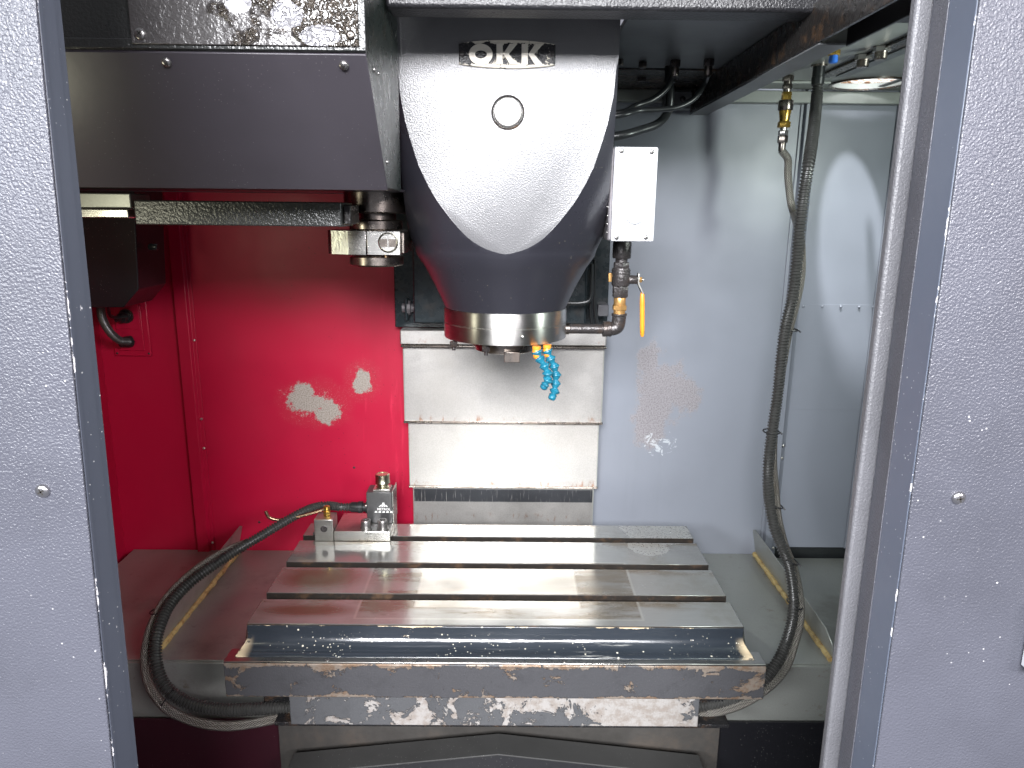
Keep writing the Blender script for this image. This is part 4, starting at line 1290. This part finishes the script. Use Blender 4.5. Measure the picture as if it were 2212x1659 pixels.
ties(co, [(1705, 712, 0), (1666, 932, 0), (1674, 1090, -15), (1708, 1210, -20), (1716, 1305, -25)], (1.545, 1.54, 1.53, 1.49, 1.455), .017, .020)
bc = at(1802, 108, Z=ZC)
bcap = thing('blue_capped_fitting', 'small fitting with blue cap under the right roof sheet', 'fitting', (bc.x, bc.y, ZC - .04))
obj('nut', hexa((bc.x, bc.y, ZC - .0002), (0, 0, -1), .0115, .010), M['brass'], bcap)
obj('cap', lathe([(.008, 0), (.008, .005), (.0085, .006), (.0085, .012), (.006, .014)], (bc.x, bc.y, ZC - .010), (0, 0, -1), 18), M['bluecap'], bcap)
for px, py, lab in ((1866, 118, 'oily hex bulkhead fitting nearer the blue cap on the right roof sheet'), (1905, 100, 'oily hex bulkhead fitting farther right on the roof sheet')):
    p = at(px, py, Z=ZC)
    g = thing('bulkhead_fitting', lab, 'fitting', (p.x, p.y, ZC - .03), 'bulkhead fittings on the right roof sheet')
    obj('nut', hexa((p.x, p.y, ZC - .0002), (0, 0, -1), .016, .010), M['zinc'], g)
    obj('thread', lathe([(.0115, 0), (.0115, .012), (.0095, .014)], (p.x, p.y, ZC - .010), (0, 0, -1), 20), M['steel_dark'], g)

# ================================================================ machine table
TX0, TX1, TZ = -.518, .482, .90
YT0 = 1.321
ys = [at(1075, y, Z=TZ).y for y in (1297, 1284, 1228, 1217, 1170, 1160, 1133)]
tt = thing('machine_table', 'oil stained steel T-slot table with dark cast front edge', 'table', (-.018, 1.56, .69))
edges = [(YT0, ys[0]), (ys[1], ys[2]), (ys[3], ys[4]), (ys[5], ys[6])]
for a, b in edges:
    st_ = obj('table_strip', box(TX0, TX1, a, b, TZ - .022, TZ), M['table'], tt, bevel=.0016, seg=2)
    st_.data.materials.append(M['slotwall'])
    for pg_ in st_.data.polygons:
        if abs(pg_.normal.y) > .9:
            pg_.material_index = 1
slot_w = .010
for i in range(3):
    a, b = edges[i][1], edges[i + 1][0]
    obj('slot_floor', box(TX0 + .002, TX1 - .002, a - slot_w, b + slot_w, TZ - .050, TZ - .040), M['rusty_dark'], tt)
obj('table_body', box(TX0 + .002, TX1 - .002, YT0 + .002, edges[0][1] - slot_w, TZ - .06, TZ - .0222), M['steel_dark'], tt)
obj('table_body', box(TX0 + .002, TX1 - .002, edges[0][1] - slot_w + .0, edges[3][1] - .002, TZ - .11, TZ - .0502), M['steel_dark'], tt)
for i in (1, 2):
    obj('slot_web', box(TX0 + .002, TX1 - .002, edges[i][0] + slot_w + .001, edges[i][1] - slot_w - .001, TZ - .0500, TZ - .0222), M['steel_dark'], tt)
obj('slot_web', box(TX0 + .002, TX1 - .002, edges[3][0] + slot_w + .001, edges[3][1] - .003, TZ - .0500, TZ - .0222), M['steel_dark'], tt)
# cove between top and lip
zL = .850
Yl0 = 1.268
prof = [(YT0 + .03, TZ - .0225), (YT0 + .0, TZ - .0225), (YT0 - .0006, TZ - .0225)]
prof = [(YT0 + .03, zL - .01), (YT0 + .03, TZ - .003), (YT0 - .0015, TZ - .003), (YT0 - .0015, TZ - .020)]
for k in range(1, 9):
    a = PI / 2 * k / 8
    prof.append((YT0 - .0015 - .030 * (1 - math.cos(a)), TZ - .020 - .026 * math.sin(a)))
prof += [(Yl0 + .016, zL + .0015), (Yl0 + .016, zL - .01)]
n = len(prof); v = []; f = []
for sgn, x0 in ((-1, TX0 + .001), (1, TX1 - .001)):
    for (y, z) in prof:
        t = max(0, (TZ - .022 - z) / .03)
        v.append((x0 + sgn * .018 * min(1, t) ** 2, y, z))
f = [tuple(range(n)), tuple(range(2 * n - 1, n - 1, -1))] + [(i, (i + 1) % n, n + (i + 1) % n, n + i) for i in range(n)]
obj('front_cove', (v, f), M['cove'], tt, bevel=.0012, smooth=50)
LX0, LX1 = -.549, .514
lipo = obj('front_lip', box(LX0, LX1, Yl0, Yl0 + .045, .7715, zL - .0045), M['lip'], tt, bevel=.002)
obj('lip_top', box(LX0 + .0005, LX1 - .0005, Yl0 + .0005, Yl0 + .0445, zL - .0043, zL), M['steel'], tt, bevel=.0015)
for px in (1686, 2222, 1290):
    p = at(px * .5486, 1425, Z=zL)
    bolt(lipo, (p.x, Yl0 + .008, zL), d=(0, 0, 1), r=.005, h=.0012, m='bolt_dark')
bkx0, bkx1 = -.432, .394
obj('lower_block', box(bkx0, bkx1, 1.288, 1.50, .693, .7713), M['block'], tt, bevel=.002)
obj('under_plate', box(-.468, .462, 1.296, 1.56, .6835, .6925), M['underblack'], tt, bevel=.002)
obj('end_block', box(bkx1 + .001, .462, 1.335, 1.50, .6927, .7713), M['underblack'], tt, bevel=.003)
obj('end_block', box(-.505, bkx0 - .001, 1.345, 1.50, .6927, .7713), M['underblack'], tt, bevel=.003)
for px in (925, 1205, 1380, 1537):
    p = at(px, 1571, Y=1.31)
    bolt(tt, (p.x, 1.305, .6834), d=(0, 0, -1), r=.005, h=.004, m='malleable')
obj('saddle', box(-.47, .43, 1.42, 1.95, .60, .683), M['underblack'], tt)
hp = at(1617, 1381, X=TX1)
obj('end_plug', cyl((TX1 - .001, 1.345, .884), (1, 0, 0), .006, .004, 14), M['rubber'], tt)

# ================================================================ sheet steel trays beside the table
def tray(x0, x1, lab, finx, top_dx, sgn, c):
    t = thing('coolant_tray', lab, 'tray', ((x0 + x1) / 2, 1.7, .57), 'sheet steel trays beside the table')
    yf_ = 1.440
    obj('tray_top', box(x0, x1, yf_ + .004, 1.90, ZT - .004, ZT), M['tray'], t, bevel=.001)
    obj('tray_back', box(x0 + .002, x1 - .002, 1.901, YW - .001, ZT - .006, ZT - .0015), M['tray'], t, bevel=.001)
    lapy = at(c, 1288, Z=ZT).y
    obj('lap_plate', box(min(x0, x1) + .001, max(x0, x1) - .001, yf_ + .006, lapy, ZT + .0004, ZT + .003), M['tray'], t, bevel=.001)
    obj('tray_front', box(x0, x1, yf_, yf_ + .0035, .573, ZT - .0005), M['tray'], t, bevel=.0012)
    # leaning splash fin with its bead of sealant
    y0_, y1_ = 1.455, 1.985
    prf = [(y0_, 0), (y1_, 0), (y1_, 1), (y1_ - .02, 1.12), (y0_ + .16, 1.0), (y0_ + .03, .85), (y0_, .55)]
    hgt = .078
    v = []
    for off in (0, .003):
        for y, hh in prf:
            v.append((finx + top_dx * hh + sgn * off, y, ZT + .0032 + hgt * hh))
    nn = len(prf)
    f = [tuple(range(nn)), tuple(range(2 * nn - 1, nn - 1, -1))] + [(i, (i + 1) % nn, nn + (i + 1) % nn, nn + i) for i in range(nn)]
    fin = obj('splash_fin', (v, f), M['tray'], t, bevel=.0008)
    pts = []
    for k in range(34):
        y = y0_ + (y1_ - y0_) * k / 33
        pts.append((finx - sgn * (.003 + .0012 * random.random()), y, ZT + .0045 + .0012 * random.random()))
    rs = [random.uniform(.0055, .0085) for _ in range(60)]
    obj('sealant_bead', tube(pts, lambda s: rs[min(59, int(s / .011))], 10, step=.008), M['sealant'], fin)
    return t


tray(-1.10, -.506, 'sheet steel tray with yellow sealant bead left of the table', -.785, .018, -1, 420)
tray(.463, XR - .28, 'sheet steel tray with yellow sealant bead right of the table', .738, -.015, 1, 1620)
rt2 = struct('tray_right_floor', box(.755, XR - .001, 1.30, YW - .001, .712, .716), M['tray'], 'lower shiny steel tray in the right corner', bevel=.001)

# ================================================================ under the table: gable way cover and panels
gyb = at(1075, 1584, Z=.60).y; gyf = at(1075, 1629, Z=.60).y
yc = thing('gable_way_cover', 'dark gabled sheet steel way cover below the table', 'cover', (-.012, gyf, .45))
xr_ = -.012
gl = at(636, 1634, Y=gyb); gr = at(1510, 1622, Y=gyb)


def gable(name, ya, yb, xa, xb, zr_, drop, m, th=.004):
    v = []
    for y in (ya, yb):
        v += [(xa, y, zr_ - drop), (xr_, y, zr_), (xb, y, zr_ - drop), (xb, y, zr_ - drop - th), (xr_, y, zr_ - th), (xa, y, zr_ - drop - th)]
    f = [(0, 1, 2, 3, 4, 5), (11, 10, 9, 8, 7, 6)] + [(i, (i + 1) % 6, 6 + (i + 1) % 6, 6 + i) for i in range(6)]
    return obj(name, (v, f), m, yc, bevel=.0012, smooth=0)


gable('cover_roof', gyf, gyb, gl.x, gr.x, .600, .052, M['gable'])
v, f = prism([(gl.x + .002, .544), (xr_, .594), (gr.x - .002, .544), (gr.x - .002, .38), (gl.x + .002, .38)], 'y', gyf + .004, gyf + .008)
obj('cover_front', (v, f), M['blackpaint'], yc)
bl = at(603, 1600, Y=gyb + .03).x; brr = at(1553, 1600, Y=gyb + .03).x
pn = struct('panel_under_table', box(bl, brr, gyb + .03, gyb + .034, .35, .69), M['darktray'], 'dull grey steel panel behind the gabled cover', bevel=.001)
struct('panel_under_left', box(XL + .03, bl - .003, gyb + .04, gyb + .044, .32, .60), M['maroon'], 'dark maroon panel below the left tray')
struct('panel_under_right', box(brr + .003, XR - .03, gyb + .04, gyb + .044, .32, .60), M['blackpaint'], 'dark slate panel below the right tray')

# ================================================================ tool setter on the table
s_l = at(722, 1169, Z=TZ); s_r = at(843, 1171, Z=TZ)
sy0 = s_l.y; sy1 = sy0 + .115
ZB = TZ + .027
ts = thing('tool_setter', 'METROL tool setting sensor bolted to the rear left of the table', 'sensor', ((s_l.x + s_r.x) / 2, sy0 + .05, TZ))
obj('base_plate', box(s_l.x, s_r.x, sy0, sy1, TZ + .0004, ZB), M['steel'], ts, bevel=.0015)
pc3 = at(791, 1120, Z=ZB); pd = at(848, 1120, Z=ZB)
by0 = sy0 + .050; by1 = by0 + .055
bxl = at(792, 1100, Y=by0).x; bxr = at(847, 1100, Y=by0).x
zt3 = at(820, 1064, Y=by0).z
body = obj('sensor_body', box(bxl, bxr, by0, by1, ZB + .0003, zt3), M['sensor'], ts, bevel=.0015)
obj('cover_plate', box(bxr + .0003, bxr + .003, by0 + .004, by1 + .01, ZB + .0003, zt3 + .004), M['steel'], ts, bevel=.0008)
scx = at(826, 1040, Y=by0 + .024).x; scy = by0 + .026
zz_ = lambda y: at(826, y, Y=scy).z
obj('stem_base', box(scx - .022, scx + .021, scy - .018, scy + .02, zt3 + .0002, zt3 + .005), M['zinc'], ts, bevel=.001)
obj('stem', lathe([(.017, 0), (.017, .002), (.0145, .004), (.0145, zz_(1040) - zt3 - .004)], (scx, scy, zt3 + .005), (0, 0, 1), 32), M['capgold'], ts)
zc0, zc1 = zz_(1044), zz_(1023)
obj('contact_cap', lathe([(.0165, 0), (.0190, .002), (.0190, .0055), (.0182, .0065), (.0182, (zc1 - zc0) - .002), (.0165, zc1 - zc0), (.0120, zc1 - zc0 + .0003), (.0118, zc1 - zc0 - .0008), (.0004, zc1 - zc0 - .0006)], (scx, scy, zc0), (0, 0, 1), 36), M['capgold'], ts, smooth=40)
for px in (791, 827):
    p = at(px, 1143, Z=ZB)
    cs = obj('cap_screw', lathe([(.0135, 0), (.0135, .002), (.0148, .0022), (.0148, .0045), (.0128, .0048), (.0128, .0235), (.0118, .0250), (.0075, .0250), (.0070, .0195), (.0004, .0195)], (p.x, p.y, ZB + .0002), (0, 0, 1), 30), M['bolt_dark'], ts, smooth=40)
    obj('hex_socket', lathe([(.0066, 0), (.0066, .0012)], (p.x, p.y, ZB + .0198), (0, 0, 1), 6), M['recess'], cs, smooth=0)
# logo on the body
def text_mesh(txt, size):
    cu = bpy.data.curves.new('t', 'FONT'); cu.body = txt; cu.size = size; cu.extrude = .00015; cu.align_x = 'CENTER'; cu.offset = size * .018
    o = bpy.data.objects.new('t', cu); COL.objects.link(o)
    dg = bpy.context.evaluated_depsgraph_get(); dg.update()
    me = bpy.data.meshes.new_from_object(o.evaluated_get(dg))
    v = [tuple(x.co) for x in me.vertices]; f = [tuple(p.vertices) for p in me.polygons]
    bpy.data.objects.remove(o); return v, f


lg_ = at(829, 1099, Y=by0)
tv, tf = text_mesh('METROL', .0115)
wid = max(a[0] for a in tv) - min(a[0] for a in tv); k = .034 / wid
logo = ([(lg_.x + a[0] * k, by0 - .0003 - a[2], lg_.z - .004 + a[1] * k) for a in tv], tf)
obj('lettering', logo, M['ptfe'], body, smooth=0)
x_, z_ = lg_.x, lg_.z
yy0, yy1 = by0 - .0005, by0 - .0001
tri = [prism([(x_ - .013, z_ + .0055), (x_ - .009, z_ + .0055), (x_ - .0045, z_ + .011), (x_ - .0065, z_ + .011)], 'y', yy0, yy1),
       prism([(x_ - .006, z_ + .0055), (x_ - .0025, z_ + .0055), (x_ + .001, z_ + .013), (x_ - .002, z_ + .018)], 'y', yy0, yy1),
       prism([(x_ + .0, z_ + .0055), (x_ + .0045, z_ + .0055), (x_ + .001, z_ + .018), (x_ - .0006, z_ + .016)], 'y', yy0, yy1),
       prism([(x_ + .006, z_ + .0055), (x_ + .011, z_ + .0055), (x_ + .006, z_ + .011), (x_ + .0045, z_ + .010)], 'y', yy0, yy1)]
for k in range(5):
    a = x_ - .023 + k * .0098; tri.append(prism([(a - .001, z_ - .0105), (a + .0065, z_ - .0105), (a + .0055, z_ - .0062), (a + .001, z_ - .0062)], 'y', yy0, yy1))
obj('logo_mark', join(*tri), M['ptfe'], body, smooth=0)
# connector to the conduit
cz = at(770, 1096, Y=by0 + .025); cyv = by0 + .027
con = obj('connector', lathe([(.016, 0), (.016, .006), (.0115, .007), (.0115, .014), (.0155, .015), (.0155, .026), (.0135, .027), (.0135, .043), (.0125, .046)], (bxl, cyv, cz.z), (-1, 0, 0), 28), M['rubber'], ts, smooth=35)
bolt(ts, (bxl - .003, by0 + .008, cz.z + .012), r=.004, h=.004)
# air blow block with copper tube
b0_ = at(681, 1168, Z=TZ); b1_ = at(733 - 10, 1168, Z=TZ)
ab = thing('air_blow_block', 'square steel block with brass fitting and bent copper tube left of the sensor', 'block', ((b0_.x + b1_.x) / 2, b0_.y, TZ))
abx1 = at(722, 1168, Z=TZ).x - .0006
obj('block', box(b0_.x, abx1, b0_.y - .003, b0_.y + .045, TZ + .0004, TZ + .058), M['steel'], ab, bevel=.0012)
cxp = at(700, 1142, Y=b0_.y - .003)
obj('cap_screw', lathe([(.0085, 0), (.0085, .0025), (.0078, .0032), (.0045, .0032), (.0044, .001), (.0004, .001)], (cxp.x, b0_.y - .003, cxp.z), (0, -1, 0), 24), M['malleable'], ab, smooth=35)
fx = at(706, 1105, Z=TZ + .058); fy = b0_.y + .022
fx = at(706, 1100, Y=fy).x
obj('brass_fitting', hexa((fx, fy, TZ + .058), (0, 0, 1), .009, .014), M['brass'], ab)
obj('brass_top', lathe([(.0065, 0), (.0065, .004), (.008, .005), (.008, .011), (.005, .013)], (fx, fy, TZ + .072), (0, 0, 1), 18), M['brass'], ab)
obj('copper_tube', tube([(fx, fy, TZ + .077), at(697, 1101, Y=fy), at(672, 1109, Y=fy - .005), at(640, 1117, Y=fy - .01), at(605, 1123, Y=fy - .015), at(584, 1119, Y=fy - .018), at(577, 1111, Y=fy - .02), at(574, 1104, Y=fy - .02)], .0042, 12, step=.004), M['copper'], ab)
obj('side_screw', hexa((b0_.x, b0_.y + .015, TZ + .012), (-1, 0, 0), .006, .008), M['malleable'], ab)

# left loop of conduit and braided hose
loop = [Vector((bxl - .044, cyv, cz.z)), at(735, 1095, Y=cyv - .01), at(700, 1092, Y=cyv - .0), at(660, 1103, Y=1.74), at(610, 1130, Y=1.70), at(560, 1160, Y=1.66), at(505, 1192, Y=1.62), at(455, 1225, Y=1.575), at(405, 1263, Y=1.53),
        at(366, 1307, Y=1.48), at(343, 1358, Y=1.43), at(336, 1402, Y=1.40), at(340, 1445, Y=1.375), at(357, 1483, Y=1.355), at(392, 1512, Y=1.345), at(440, 1528, Y=1.340), at(495, 1533, Y=1.337), at(560, 1531, Y=1.335), at(640, 1528, Y=1.335)]
lo_ = obj('corrugated_conduit', tube(loop, lambda s: .0112 + .0024 * min(1, s / .5), 14, ribs=(.0068, .0032)), M['rib'])
tag(lo_, 'black corrugated conduit looping from the sensor around the left end of the table', 'conduit')
loop2 = [at(535, 1172, Y=1.66), at(500, 1185, Y=1.64), at(450, 1212, Y=1.60), at(400, 1250, Y=1.55), at(356, 1298, Y=1.50), at(328, 1350, Y=1.45), at(315, 1402, Y=1.415), at(315, 1447, Y=1.39), at(328, 1490, Y=1.365), at(360, 1530, Y=1.345), at(405, 1553, Y=1.335), at(450, 1565, Y=1.330),
         at(500, 1568, Y=1.328), at(560, 1560, Y=1.327), at(640, 1542, Y=1.330)]
tag(obj('braided_hose', tube(loop2, .0100, 18, step=.006), M['braid']), 'grey braided hose looping outside the conduit left of the table', 'hose')
ties(lo_, [(470, 1208, 40), (345, 1318, 12), (362, 1505, 55)], (1.59, 1.47, 1.345), .022, .016)
